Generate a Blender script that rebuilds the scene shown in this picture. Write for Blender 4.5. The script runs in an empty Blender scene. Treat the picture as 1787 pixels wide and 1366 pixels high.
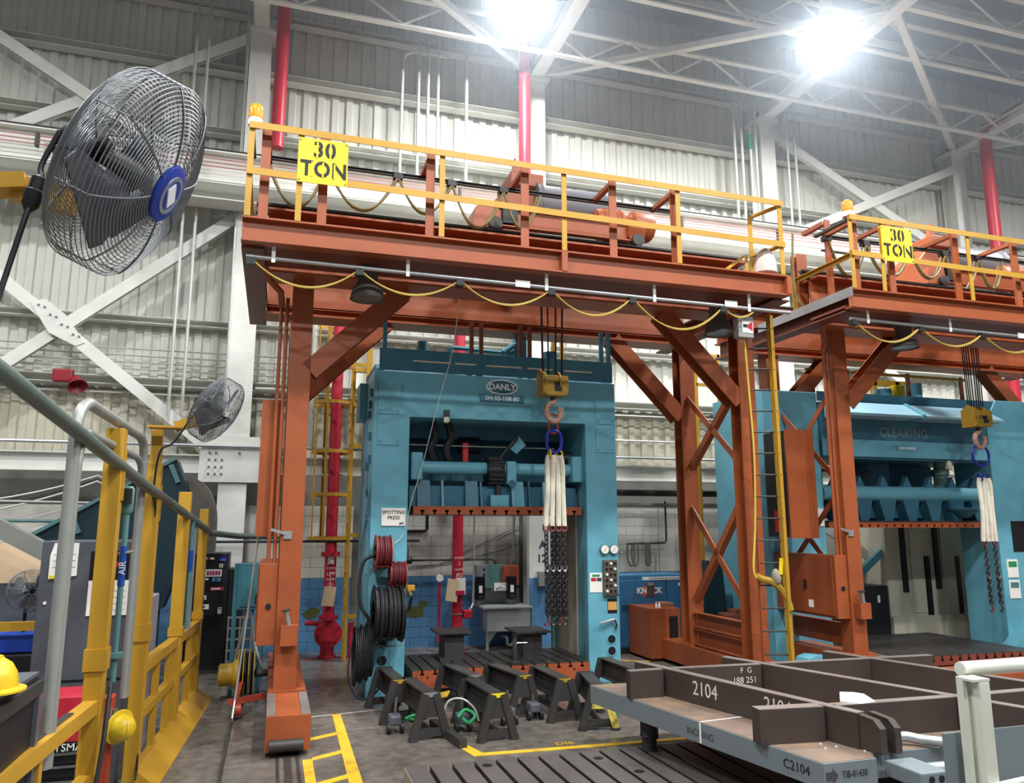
import bpy, bmesh, math, random
from mathutils import Vector, Matrix, Euler
random.seed(7)
R = math.radians
SC = bpy.context.scene
COL = SC.collection

# ------------------------------------------------------------------ camera
cam_d = bpy.data.cameras.new('camera'); cam = bpy.data.objects.new('camera', cam_d); COL.objects.link(cam)
cam_d.sensor_width = 36.0; cam_d.lens = 26.995; cam_d.clip_end = 200
cam.location = (0, 0, 2.4); cam.rotation_euler = (R(90 + 9.94), 0, R(-17.08))
SC.camera = cam

# ------------------------------------------------------------------ world, exposure
w = bpy.data.worlds.new('world'); SC.world = w; w.use_nodes = True
bg = w.node_tree.nodes['Background']; bg.inputs[0].default_value = (0.84, 0.92, 1.0, 1); bg.inputs[1].default_value = 0.20
SC.view_settings.view_transform = 'Standard'; SC.view_settings.look = 'None'
SC.view_settings.exposure = 0.36; SC.view_settings.gamma = 1.0; SC.view_settings.use_curve_mapping = False
SC.cycles.use_denoising = True; SC.cycles.max_bounces = 6; SC.cycles.diffuse_bounces = 3; SC.cycles.glossy_bounces = 2; SC.cycles.volume_bounces = 0
LAMP_POWER = 660.0
LAMPS = [(4.1, 12.75, 12.6, 'a'), (10.15, 11.45, 12.25, 'b'), (-2.0, 4.0, 12.25, ''), (4.1, 3.6, 12.25, ''), (10.2, 3.6, 12.25, ''),
         (-2.0, -4.0, 12.25, ''), (4.1, -4.0, 12.25, ''), (10.2, -4.0, 12.25, ''), (16.6, 3.6, 12.25, ''), (-8.0, 8.5, 12.25, ''), (17.5, 9.2, 12.25, '')]

# ------------------------------------------------------------------ helpers
def lin(c):
    c /= 255.0
    return c / 12.92 if c <= 0.04045 else ((c + 0.055) / 1.055) ** 2.4
MATS = {}
def M(name, rgb, rough=0.5, metal=0.0, var=0.10, scale=2.5, dirt=None, dscale=1.2, damt=0.5, bump=0.0, bscale=60, spec=0.4, emit=0):
    if name in MATS: return MATS[name]
    m = bpy.data.materials.new(name); m.use_nodes = True; MATS[name] = m
    nt = m.node_tree; b = nt.nodes['Principled BSDF']; N = nt.nodes.new; L = nt.links.new
    col = [lin(c) for c in rgb]
    b.inputs['Roughness'].default_value = rough; b.inputs['Metallic'].default_value = metal
    b.inputs['Specular IOR Level'].default_value = spec
    tc = N('ShaderNodeTexCoord')
    n1 = N('ShaderNodeTexNoise'); n1.inputs['Scale'].default_value = scale; n1.inputs['Detail'].default_value = 5
    L(tc.outputs['Object'], n1.inputs['Vector'])
    cr = N('ShaderNodeValToRGB'); cr.color_ramp.elements[0].position = 0.30; cr.color_ramp.elements[1].position = 0.70
    cr.color_ramp.elements[0].color = [max(0, c * (1 - var)) for c in col] + [1]
    cr.color_ramp.elements[1].color = [min(1, c * (1 + var)) for c in col] + [1]
    L(n1.outputs['Fac'], cr.inputs['Fac'])
    out = cr.outputs['Color']
    if dirt:
        n2 = N('ShaderNodeTexNoise'); n2.inputs['Scale'].default_value = dscale; n2.inputs['Detail'].default_value = 8; n2.inputs['Roughness'].default_value = 0.65
        L(tc.outputs['Object'], n2.inputs['Vector'])
        r2 = N('ShaderNodeValToRGB'); r2.color_ramp.elements[0].position = 0.48; r2.color_ramp.elements[1].position = 0.72
        r2.color_ramp.elements[0].color = (0, 0, 0, 1); r2.color_ramp.elements[1].color = (damt, damt, damt, 1)
        L(n2.outputs['Fac'], r2.inputs['Fac'])
        mx = N('ShaderNodeMix'); mx.data_type = 'RGBA'
        L(r2.outputs['Color'], mx.inputs['Factor']); L(out, mx.inputs['A']); mx.inputs['B'].default_value = [lin(c) for c in dirt] + [1]
        out = mx.outputs['Result']
    L(out, b.inputs['Base Color'])
    if bump:
        n3 = N('ShaderNodeTexNoise'); n3.inputs['Scale'].default_value = bscale; n3.inputs['Detail'].default_value = 4
        L(tc.outputs['Object'], n3.inputs['Vector'])
        bp = N('ShaderNodeBump'); bp.inputs['Strength'].default_value = bump; bp.inputs['Distance'].default_value = 0.02
        L(n3.outputs['Fac'], bp.inputs['Height']); L(bp.outputs['Normal'], b.inputs['Normal'])
    if emit:
        b.inputs['Emission Color'].default_value = [lin(c) for c in rgb] + [1]; b.inputs['Emission Strength'].default_value = emit
    return m

def V(*a): return Vector(a)
def frame(d, up=(0, 0, 1)):
    d = Vector(d).normalized(); up = Vector(up)
    if abs(d.dot(up)) > 0.999: up = Vector((0, 1, 0))
    s = d.cross(up).normalized(); return d, s, s.cross(d).normalized()
# section profiles (side, up)
def rect(w, h): return [(-w/2, -h/2), (w/2, -h/2), (w/2, h/2), (-w/2, h/2)]
def ibeam(w, h, tf=0.02, tw=0.015):
    a, b, c = w/2, h/2, tw/2
    return [(-a, -b), (a, -b), (a, -b+tf), (c, -b+tf), (c, b-tf), (a, b-tf), (a, b), (-a, b), (-a, b-tf), (-c, b-tf), (-c, -b+tf), (-a, -b+tf)]
def chan(w, h, t=0.015):  # web on the -side, open to +side
    a, b = w/2, h/2
    return [(-a, -b), (a, -b), (a, -b+t), (-a+t, -b+t), (-a+t, b-t), (a, b-t), (a, b), (-a, b)]
def angle(w, h, t=0.008):
    a, b = w/2, h/2
    return [(-a, -b), (a, -b), (a, -b+t), (-a+t, -b+t), (-a+t, b), (-a, b)]
def tee(w, h, t=0.03):
    a, b = w/2, h/2
    return [(-t/2, -b), (t/2, -b), (t/2, b-t), (a, b-t), (a, b), (-a, b), (-a, b-t), (-t/2, b-t)]
def ngon(r, n=12, ph=0.0): return [(r*math.cos(2*math.pi*i/n+ph), r*math.sin(2*math.pi*i/n+ph)) for i in range(n)]

class MB:
    def __init__(s): s.v = []; s.f = []
    def add(s, vs, fs):
        k = len(s.v); s.v += [tuple(x) for x in vs]; s.f += [tuple(i+k for i in f) for f in fs]; return s
    def sec(s, p, q, prof, up=(0, 0, 1), prof2=None):
        p, q = Vector(p), Vector(q); d, a, b = frame(q-p, up); n = len(prof); p2 = prof2 or prof
        vs = [p + a*x + b*y for x, y in prof] + [q + a*x + b*y for x, y in p2]
        fs = [(i, (i+1) % n, n+(i+1) % n, n+i) for i in range(n)] + [tuple(range(n))[::-1], tuple(range(n, 2*n))]
        return s.add(vs, fs)
    def box(s, x0, x1, y0, y1, z0, z1):
        vs = [(x, y, z) for z in (z0, z1) for x, y in ((x0, y0), (x1, y0), (x1, y1), (x0, y1))]
        return s.add(vs, [(3, 2, 1, 0), (4, 5, 6, 7), (0, 1, 5, 4), (1, 2, 6, 5), (2, 3, 7, 6), (3, 0, 4, 7)])
    def cyl(s, p, q, r, n=12, r2=None): return s.sec(p, q, ngon(r, n), prof2=ngon(r if r2 is None else r2, n))
    def prism(s, pts, d):   # planar polygon of 3d points, extruded along d
        d = Vector(d); n = len(pts); P = [Vector(p) for p in pts]
        return s.add(P + [p+d for p in P], [tuple(range(n))[::-1], tuple(range(n, 2*n))] + [(i, (i+1) % n, n+(i+1) % n, n+i) for i in range(n)])
    def tube(s, pts, r, n=8, closed=False, cap=True):
        P = [Vector(p) for p in pts]; m = len(P); rings = []; a = None
        for i in range(m):
            if closed: t = P[(i+1) % m] - P[i-1]
            else: t = P[min(i+1, m-1)] - P[max(i-1, 0)]
            t.normalize()
            if a is None: _, a, b = frame(t, (0, 0, 1) if abs(t.z) < .95 else (0, 1, 0))
            else:
                a = (a - t*a.dot(t)).normalized(); b = a.cross(t) * -1
            b = t.cross(a).normalized()
            rings.append([P[i] + a*(r*math.cos(2*math.pi*k/n)) + b*(r*math.sin(2*math.pi*k/n)) for k in range(n)])
        vs = [v for g in rings for v in g]; fs = []
        for i in range(m if closed else m-1):
            j = (i+1) % m
            fs += [(i*n+k, i*n+(k+1) % n, j*n+(k+1) % n, j*n+k) for k in range(n)]
        if not closed and cap: fs += [tuple(range(n))[::-1], tuple(range((m-1)*n, m*n))]
        return s.add(vs, fs)
    def lathe(s, c, axis, prof, n=20, up=(0, 0, 1), closed=False):  # prof: (radius, along)
        c = Vector(c); d, a, b = frame(axis, up); m = len(prof); vs = []; fs = []
        for r, h in prof:
            for k in range(n):
                t = 2*math.pi*k/n; vs.append(c + d*h + a*(r*math.cos(t)) + b*(r*math.sin(t)))
        for i in range(m-1 if not closed else m):
            j = (i+1) % m
            fs += [(i*n+k, i*n+(k+1) % n, j*n+(k+1) % n, j*n+k) for k in range(n)]
        if not closed: fs += [tuple(range(n))[::-1], tuple(range((m-1)*n, m*n))]
        return s.add(vs, fs)
    def build(s, name, mat, parent=None, smooth=False, bevel=0, kind=None):
        me = bpy.data.meshes.new(name); me.from_pydata(s.v, [], s.f); me.update()
        bm = bmesh.new(); bm.from_mesh(me); bmesh.ops.recalc_face_normals(bm, faces=bm.faces); bm.to_mesh(me); bm.free()
        if smooth:
            for p in me.polygons: p.use_smooth = len(p.vertices) <= 4
            try: me.set_sharp_from_angle(angle=R(40))
            except Exception: pass
        me.materials.append(mat if not isinstance(mat, str) else MATS[mat])
        o = bpy.data.objects.new(name, me); COL.objects.link(o)
        if parent is not None:
            o.parent = parent
            o.location = -Vector(parent.get('_base', (0, 0, 0))) if '_base' in parent else (0, 0, 0)
        if bevel:
            md = o.modifiers.new('bevel', 'BEVEL'); md.width = bevel; md.segments = 2; md.limit_method = 'ANGLE'
        if kind: o['kind'] = kind
        return o
def part(name, mat, parent, fn, **k):
    m = MB(); fn(m); return m.build(name, mat, parent, **k)
def tag(o, label, cat, group=None):
    o['label'] = label; o['category'] = cat
    if group: o['group'] = group
    return o
def thing(name, label, cat, base=(0, 0, 0), group=None):
    """Empty at the thing's base; its parts are written in world coordinates and shifted back by the base."""
    o = bpy.data.objects.new(name, None); COL.objects.link(o); o.location = base; o['_base'] = list(base); o.empty_display_size = 0.1
    return tag(o, label, cat, group)
def one(name, label, cat, mat, fn, group=None, **k):
    m = MB(); fn(m); return tag(m.build(name, mat, None, **k), label, cat, group)
def clone(o, off=(0, 0, 0), rz=0, parent=None):
    c = o.copy(); COL.objects.link(c)
    if parent is not None: c.parent = parent
    else:
        c.location = Vector(o.location) + Vector(off); c.rotation_euler.z += rz
    for ch in list(o.children): clone(ch, parent=c)
    return c
def text_raw(name, s, size, loc, mat, parent=None, rot=(90, 0, 0), sx=1.0, ext=0.003, align='CENTER', sp=1.0, bold=0.0):
    cu = bpy.data.curves.new(name, 'FONT'); cu.body = s; cu.size = size; cu.extrude = ext; cu.align_x = align; cu.align_y = 'CENTER'
    cu.space_character = sp; cu.offset = bold; cu.resolution_u = 3
    cu.materials.append(MATS[mat] if isinstance(mat, str) else mat)
    o = bpy.data.objects.new(name, cu); COL.objects.link(o)
    o.rotation_euler = [R(a) for a in rot]; o.scale = (sx, 1, 1); o.location = loc
    if parent is not None:
        chain = parent
        base = Vector((0, 0, 0))
        while chain is not None and '_base' not in chain: chain = chain.parent
        if chain is not None: base = Vector(chain['_base'])
        o.parent = parent
        o.location = Vector(loc) - base if parent is chain else Vector(loc)
    return o
def text(name, *a, **k):
    """lettering as a real mesh"""
    o = text_raw(name, *a, **k)
    me = bpy.data.meshes.new_from_object(o)
    n = bpy.data.objects.new(name, me); COL.objects.link(n)
    n.parent = o.parent; n.location = o.location; n.rotation_euler = o.rotation_euler; n.scale = o.scale
    bpy.data.objects.remove(o); n.name = name
    return n
def catenary(p, q, sag, n=14):
    p, q = Vector(p), Vector(q)
    return [p.lerp(q, i/n) - Vector((0, 0, sag * 4 * (i/n) * (1 - i/n))) for i in range(n+1)]
def arc(c, r, a0, a1, ax, ay, n=10):
    c, ax, ay = Vector(c), Vector(ax), Vector(ay)
    return [c + ax*(r*math.cos(R(a0+(a1-a0)*i/n))) + ay*(r*math.sin(R(a0+(a1-a0)*i/n))) for i in range(n+1)]
def smoothpath(pts, n=6):
    P = [Vector(p) for p in pts]; out = []
    for i in range(len(P)-1):
        p0 = P[max(i-1, 0)]; p1 = P[i]; p2 = P[i+1]; p3 = P[min(i+2, len(P)-1)]
        for k in range(n):
            t = k/n
            out.append(0.5*((2*p1) + (p2-p0)*t + (2*p0-5*p1+4*p2-p3)*t*t + (3*p1-p0-3*p2+p3)*t**3))
    out.append(P[-1]); return out

# ------------------------------------------------------------------ materials
M('white_steel', (222, 222, 214), 0.45, var=0.05, dirt=(150, 145, 130), damt=0.25)
M('wall_sheet', (208, 208, 198), 0.5, var=0.06, scale=0.8, dirt=(150, 146, 130), dscale=0.6, damt=0.3)
M('wall_sheet_low', (206, 202, 182), 0.5, var=0.07, scale=0.8, dirt=(140, 132, 108), dscale=1.4, damt=0.45)
M('roof_deck', (150, 158, 166), 0.7, var=0.08)
M('block_white', (216, 214, 204), 0.7, var=0.07, dirt=(120, 114, 106), dscale=0.9, damt=0.55, bump=0.1)
M('block_blue', (88, 138, 182), 0.55, var=0.10, dirt=(60, 84, 74), dscale=2.2, damt=0.35, bump=0.1)
M('mortar', (120, 118, 112), 0.9)
M('orange', (154, 80, 44), 0.42, var=0.07, dirt=(128, 62, 40), damt=0.4)
M('orange_dark', (112, 62, 46), 0.5, var=0.1, dirt=(96, 50, 36), damt=0.5)
M('yellow', (184, 140, 42), 0.42, var=0.06, dirt=(150, 112, 40), damt=0.35)
M('yellow_dirty', (178, 142, 42), 0.5, var=0.12, dirt=(110, 90, 36), damt=0.6, dscale=4)
M('sign_yellow', (232, 208, 34), 0.4, var=0.02)
M('press_blue', (104, 170, 188), 0.4, var=0.06, dirt=(54, 112, 128), dscale=0.9, damt=0.45)
M('press_blue_dark', (56, 110, 130), 0.45, var=0.1, dirt=(30, 62, 76), damt=0.5)  # deeper blue for trim; also puts shade of the press openings into colour
M('press_green', (92, 130, 124), 0.5, var=0.1, dirt=(60, 70, 60), damt=0.5)
M('teal', (24, 50, 58), 0.45, var=0.1, dirt=(24, 56, 66), damt=0.4)
M('box_teal', (60, 118, 130), 0.45, var=0.08, dirt=(40, 80, 90), damt=0.3)
M('teal_light', (86, 126, 128), 0.45, var=0.1, dirt=(60, 100, 100), damt=0.3)
M('slide_orange', (160, 80, 46), 0.5, var=0.08, dirt=(120, 50, 34), damt=0.4)
M('red', (188, 42, 60), 0.4, var=0.06, dirt=(120, 30, 40), damt=0.3)
M('red_paint', (156, 60, 40), 0.45, var=0.08, dirt=(110, 40, 30), damt=0.4)
M('black', (26, 27, 30), 0.45, var=0.15)
M('black_gloss', (22, 22, 25), 0.25, var=0.1)
M('dark_steel', (64, 62, 60), 0.5, 0.3, var=0.15, dirt=(44, 40, 36), damt=0.5)
M('rib_steel', (72, 63, 58), 0.45, 0.25, var=0.12, dirt=(60, 52, 48), damt=0.5)
M('rib_top', (136, 126, 120), 0.4, 0.3, var=0.1, dirt=(110, 90, 80), damt=0.4)
M('plate_grey', (112, 122, 126), 0.5, var=0.04, dirt=(104, 112, 116), damt=0.3)
M('plate_top', (132, 114, 102), 0.42, 0.25, var=0.12, dirt=(176, 142, 112), dscale=1.6, damt=0.8)
M('bolster_top', (70, 66, 64), 0.38, 0.35, var=0.15, dirt=(46, 42, 40), damt=0.5)
M('floor_plate', (108, 100, 98), 0.38, 0.3, var=0.10, dirt=(76, 68, 64), dscale=1.5, damt=0.5)
M('galv', (170, 174, 176), 0.35, 0.6, var=0.08)
M('pipe_grey', (150, 152, 146), 0.4, 0.3, var=0.1, dirt=(110, 106, 96), damt=0.4)
M('conduit', (188, 190, 184), 0.4, 0.3, var=0.06)
M('rubber', (30, 31, 34), 0.55, var=0.12)
M('cable_yellow', (214, 184, 72), 0.45, var=0.06)
M('rope', (46, 44, 44), 0.5, 0.4)
M('chain', (78, 74, 74), 0.35, 0.7, var=0.1)
M('chrome', (200, 202, 206), 0.18, 0.9, var=0.03)
M('stainless', (150, 154, 152), 0.4, 0.25, var=0.05)
M('sling', (222, 216, 198), 0.75, var=0.08, dirt=(150, 136, 112), dscale=5, damt=0.5)
M('paper', (236, 234, 226), 0.7, var=0.02)
M('paper_tan', (226, 196, 160), 0.7, var=0.03)
M('white', (238, 238, 234), 0.5, var=0.02)
M('handrail_white', (214, 218, 204), 0.4, var=0.04, dirt=(160, 160, 140), damt=0.35)
M('panel_grey', (112, 122, 126), 0.45, var=0.04)
M('cab_grey', (82, 86, 92), 0.45, var=0.06, dirt=(60, 62, 66), damt=0.4)
M('knack_blue', (56, 110, 150), 0.42, var=0.06, dirt=(36, 74, 104), damt=0.4)
M('blue_bin', (36, 78, 190), 0.4, var=0.05)
M('blue_deep', (40, 48, 150), 0.35, var=0.08)
M('beacon_amber', (238, 150, 30), 0.25, var=0.03)
M('cream', (196, 192, 172), 0.5, var=0.06, dirt=(140, 134, 112), damt=0.4)
M('beige', (150, 140, 122), 0.6, var=0.08, dirt=(110, 100, 84), damt=0.4)
M('tarp', (226, 196, 160), 0.8, var=0.08)
M('hat_yellow', (218, 186, 42), 0.35, var=0.04, dirt=(150, 110, 30), dscale=9, damt=0.5)
M('line_yellow', (226, 178, 44), 0.6, var=0.08, dirt=(120, 100, 60), dscale=5, damt=0.7)
M('olive', (86, 92, 48), 0.7)
M('bolt_grey', (120, 120, 116), 0.4, 0.5)
M('lamp_glass', (255, 255, 255), 0.3, var=0.0, emit=30)
M('lamp_glass_off', (120, 118, 112), 0.3, var=0.04)
M('letter_black', (28, 26, 24), 0.6, var=0.05)
M('letter_dark', (70, 68, 66), 0.6, var=0.05)
M('letter_white', (236, 236, 232), 0.5, var=0.02)
M('letter_silver', (232, 236, 236), 0.45, 0.0, var=0.04)
M('badge_blue', (40, 62, 150), 0.3, var=0.05)
M('fan_wire', (120, 124, 128), 0.45, 0.4, var=0.06)
M('fan_blade', (82, 84, 88), 0.4, 0.3, var=0.08)
M('green', (40, 140, 84), 0.5)
# ------------------------------------------------------------------ lamps of the hall
def highbay(x, y, z, label):
    t = thing('high_bay_lamp', label, 'lamp', (x, y, z), 'high bay lamps under the roof')
    part('reflector', 'galv', t, lambda m: m.lathe((x, y, z), (0, 0, 1), [(0.34, 0), (0.33, 0.10), (0.16, 0.30), (0.14, 0.30), (0.30, 0.09), (0.32, 0.0)], 20, closed=True), smooth=True)
    part('ballast', 'white_steel', t, lambda m: m.cyl((x, y, z+.28), (x, y, z+.62), 0.13, 14))
    part('hanger', 'dark_steel', t, lambda m: m.cyl((x, y, z+.60), (x, y, z+2.2), 0.018, 8))
    part('lamp_lens', 'lamp_glass', t, lambda m: m.lathe((x, y, z+.02), (0, 0, 1), [(0.05, -0.10), (0.24, -0.05), (0.31, 0.02), (0.05, 0.03)], 20), smooth=True)
    l = bpy.data.lights.new('high_bay_light', 'AREA'); l.shape = 'DISK'; l.size = 0.7; l.energy = LAMP_POWER; l.color = (0.97, 0.99, 1.0)
    o = bpy.data.objects.new('high_bay_light', l); COL.objects.link(o); o.parent = t; o.location = (0, 0, -0.14)
for x, y, z, k in LAMPS:
    highbay(x, y, z, {'a': 'glowing high bay lamp at the top edge above the left gantry', 'b': 'glowing high bay lamp beside the roof brace at upper right',
                      '': 'high bay lamp hanging from the roof outside the view'}[k])

# ------------------------------------------------------------------ floor
fm = bpy.data.materials.new('concrete_floor'); fm.use_nodes = True; MATS['concrete'] = fm
nt = fm.node_tree; N = nt.nodes.new; L = nt.links.new; b = nt.nodes['Principled BSDF']
tc = N('ShaderNodeTexCoord')
def noise(s, d=6, r=.6):
    n = N('ShaderNodeTexNoise'); n.inputs['Scale'].default_value = s; n.inputs['Detail'].default_value = d; n.inputs['Roughness'].default_value = r
    L(tc.outputs['Object'], n.inputs['Vector']); return n
def ramp(src, stops):
    r = N('ShaderNodeValToRGB'); e = r.color_ramp.elements
    while len(e) < len(stops): e.new(0.5)
    for i, (p, c) in enumerate(stops): e[i].position = p; e[i].color = [lin(v) for v in c] + [1]
    L(src, r.inputs['Fac']); return r
n1 = noise(0.55); r1 = ramp(n1.outputs['Fac'], [(.3, (96, 90, 83)), (.55, (122, 114, 106)), (.75, (134, 124, 113))])
n2 = noise(7, 8); r2 = ramp(n2.outputs['Fac'], [(.35, (150, 150, 150)), (.65, (255, 255, 255))])
n3 = noise(1.7, 9, .7); r3 = ramp(n3.outputs['Fac'], [(.52, (255, 255, 255)), (.72, (120, 112, 106))])
m1 = N('ShaderNodeMix'); m1.data_type = 'RGBA'; m1.blend_type = 'MULTIPLY'; m1.inputs['Factor'].default_value = .6
L(r1.outputs[0], m1.inputs['A']); L(r2.outputs[0], m1.inputs['B'])
m2 = N('ShaderNodeMix'); m2.data_type = 'RGBA'; m2.blend_type = 'MULTIPLY'; m2.inputs['Factor'].default_value = .8
L(m1.outputs['Result'], m2.inputs['A']); L(r3.outputs[0], m2.inputs['B']); L(m2.outputs['Result'], b.inputs['Base Color'])
rr = ramp(n3.outputs['Fac'], [(.3, (120, 120, 120)), (.7, (170, 170, 170))]); L(rr.outputs[0], b.inputs['Roughness'])
bp = N('ShaderNodeBump'); bp.inputs['Strength'].default_value = .08; L(n2.outputs['Fac'], bp.inputs['Height']); L(bp.outputs['Normal'], b.inputs['Normal'])
fl = MB().box(-16, 30, -10, 16.2, -0.2, 0).build('floor', 'concrete'); fl['kind'] = 'structure'
# floor paint and tracks: thin layers on the slab
def paint(name, mat, polys, z=0.004, label='', cat='marking'):
    m = MB()
    for p in polys: m.prism([(x, y, 0.0005) for x, y in p], (0, 0, z))
    return m
def strip(x0, y0, x1, y1, wd):
    d = Vector((x1-x0, y1-y0)).normalized(); n = Vector((-d.y, d.x)) * wd/2
    return [(x0+n.x, y0+n.y), (x0-n.x, y0-n.y), (x1-n.x, y1-n.y), (x1+n.x, y1+n.y)]
km = thing('floor_marking', 'yellow painted ladder marking on floor beside orange gantry foot', 'floor marking', (0.95, 9.5, 0))
part('long_stripe', 'line_yellow', km, lambda m: m.prism([(0.86, 10.72, .001), (0.965, 10.72, .001), (0.93, 6.2, .001), (0.79, 6.2, .001)], (0, 0, .004)))
for y in (9.72, 8.95, 8.1, 7.3):
    part('cross_stripe', 'line_yellow', km, lambda m: m.prism([(0.52, y-.20, .001), (0.88, y+.0, .001), (0.88, y+.12, .001), (0.52, y-.09, .001)], (0, 0, .0035)))
part('inner_stripe', 'line_yellow', km, lambda m: m.prism([(0.42, 8.80, .001), (0.52, 8.80, .001), (0.52, 6.2, .001), (0.42, 6.2, .001)], (0, 0, .003)))
km = thing('floor_marking', 'yellow painted outline with worn DIE lettering along steel floor plate', 'floor marking', (2.0, 8.0, 0))
part('side_stripe', 'line_yellow', km, lambda m: m.prism([(2.08, 8.82, .001), (2.20, 8.82, .001), (2.30, 8.40, .001), (2.16, 8.40, .001)], (0, 0, .004)))
part('front_stripe', 'line_yellow', km, lambda m: m.prism([(2.2, 8.40, .001), (2.2, 8.50, .001), (4.95, 8.40, .001), (4.95, 8.30, .001)], (0, 0, .003)))
part('corner_stripe', 'line_yellow', km, lambda m: m.prism([(4.70, 8.75, .001), (4.86, 8.75, .001), (4.97, 8.32, .001), (4.80, 8.32, .001)], (0, 0, .004)))
text('lettering', 'DIE', 0.15, (3.25, 8.57, .004), 'line_yellow', km, rot=(0, 0, -2), ext=.001)
st = one('floor_rail', 'twin steel crane rails sunk in floor under the orange gantry', 'rail', 'rib_steel',
         lambda m: m.sec((0.27, -4, .004), (0.27, 15.4, .004), rect(.07, .012)))
one('floor_groove', 'dark cable trench with steel edges in floor beside yellow guard rail', 'cable trench', 'dark_steel',
    lambda m: m.sec((-0.36, -4, .004), (-0.36, 13.4, .004), chan(.12, .02, .006), up=(1, 0, 0)))
part('rail_edge', 'dark_steel', st, lambda m: m.sec((0.17, -4, .003), (0.17, 15.4, .003), rect(.03, .008)))
part('rail_edge', 'dark_steel', st, lambda m: m.sec((0.37, -4, .003), (0.37, 15.4, .003), rect(.03, .008)))
one('floor_seam', 'thin pale joint line across the floor before the blue press', 'floor joint', 'block_white', lambda m: m.prism([(0.55, 10.65, .001), (0.55, 10.67, .001), (1.7, 10.86, .001), (1.7, 10.84, .001)], (0, 0, .002)))
one('floor_strip', 'dull red painted floor strip along the foot of the blue wall', 'floor marking', 'red_dull' if 'red_dull' in MATS else M('red_dull', (120, 70, 66), .7, dirt=(80, 60, 56), damt=.5),
    lambda m: m.prism([(0.35, 15.0, .001), (1.7, 15.0, .001), (1.7, 15.3, .001), (0.35, 15.3, .001)], (0, 0, .003)))

# ------------------------------------------------------------------ back wall
COLX = [-6.85, -0.73, 5.32, 11.52, 17.7, 23.8]
wall = MB().box(-16, 30, 16.12, 16.3, 0, 15.3).build('wall_back', 'wall_sheet'); wall['kind'] = 'structure'
ceil = MB().box(-16, 30, -10, 16.3, 15.3, 15.45).build('ceiling', 'roof_deck'); ceil['kind'] = 'structure'
# corrugated roof deck ribs
for y in [15.0, 13.4, 11.8, 10.2, 8.6]:
    part('deck_purlin', 'white_steel', ceil, lambda m: m.sec((-16, y, 15.2), (30, y, 15.2), chan(.08, .2, .012)))
LEV = [3.72, 4.98, 6.30, 7.60, 8.90, 10.42, 11.82, 13.2, 15.25]
def sheet(m, x0, x1, z0, z1, y=16.02, pitch=0.305, depth=0.05):
    xs = []; x = x0
    while x < x1 - 1e-6:
        for fx, dy in ((0, 0), (.42, 0), (.50, depth), (.92, depth)):
            xx = x + fx*pitch
            if xx < x1: xs.append((xx, y+dy))
        x += pitch
    xs.append((x1, y))
    n = len(xs); vs = [(x, yy, z0) for x, yy in xs] + [(x, yy, z1) for x, yy in xs]
    vs += [(x, yy+.006, z0) for x, yy in xs] + [(x, yy+.006, z1) for x, yy in xs]
    fs = []
    for i in range(n-1): fs += [(i, i+1, n+i+1, n+i), (2*n+i+1, 2*n+i, 3*n+i, 3*n+i+1), (i+1, i, 2*n+i, 2*n+i+1), (n+i, n+i+1, 3*n+i+1, 3*n+i)]
    m.add(vs, fs)
for bay in range(5):
    xa, xb = COLX[bay], COLX[bay+1]
    for i in range(len(LEV)-1):
        part('wall_sheet', 'wall_sheet_low' if i == 0 else 'wall_sheet', wall, lambda m: sheet(m, xa, xb, LEV[i]+.01, LEV[i+1]-.01 + (.06 if i else -.0), 16.02 + .012*(i % 2)))
# girts on the wall, each bay its own rail
for bay in range(5):
    xa, xb = COLX[bay]+.2, COLX[bay+1]-.2
    for z, h, d in ((5.10, .16, .30), (6.32, .13, .20), (10.42, .14, .22), (11.82, .16, .24), (13.2, .14, .22)):
        part('girt', 'white_steel', wall, lambda m: m.sec((xa, 15.98-d/2, z), (xb, 15.98-d/2, z), chan(d, h, .012), up=(0, 0, 1)))
# painted block wall: single blocks where they are seen
bw, bh, bg_ = 0.40, 0.20, 0.006
bm_ = MB().box(0, bw-bg_, 0, .05, 0, bh-bg_)
proto = {}
def block(mat, ix, iz, x):
    key = (mat, round(ix, 3))
    if key not in proto:
        o = MB().box(0, ix-bg_, 0, .05, 0, bh-bg_).build('block', mat, wall); proto[key] = o
    else:
        o = proto[key].copy(); COL.objects.link(o)
    o.location = (x, 15.9, iz*bh); return o
for xa, xb in ((0.35, 1.55), (1.95, 5.05), (5.75, 8.35)):
    for iz in range(14):
        x = xa; first = bw if iz % 2 == 0 else bw/2
        wd = first
        while x < xb - .02:
            wd = min(wd, xb-x)
            block('block_blue' if iz < 7 else 'block_white', wd, iz, x); x += wd; wd = bw
part('block_backing', 'mortar', wall, lambda m: m.box(-16, 30, 15.915, 16.1, 0, 2.79))
part('block_field', 'block_white', wall, lambda m: m.box(-16, 0.34, 15.9, 15.93, 1.4, 2.79))
part('block_field', 'block_blue', wall, lambda m: m.box(-16, 0.34, 15.9, 15.93, 0, 1.395))
part('block_field', 'block_white', wall, lambda m: m.box(8.36, 30, 15.9, 15.93, 1.4, 2.79))
part('block_field', 'block_blue', wall, lambda m: m.box(8.36, 30, 15.9, 15.93, 0, 1.395))
part('recess_sheet', M('recess_shade', (120, 118, 112), .7, dirt=(70, 68, 64), damt=.6), wall, lambda m: m.box(-16, 30, 16.05, 16.11, 2.79, 3.7))  # shade under the wall beam is put into this darker sheet colour
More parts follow.
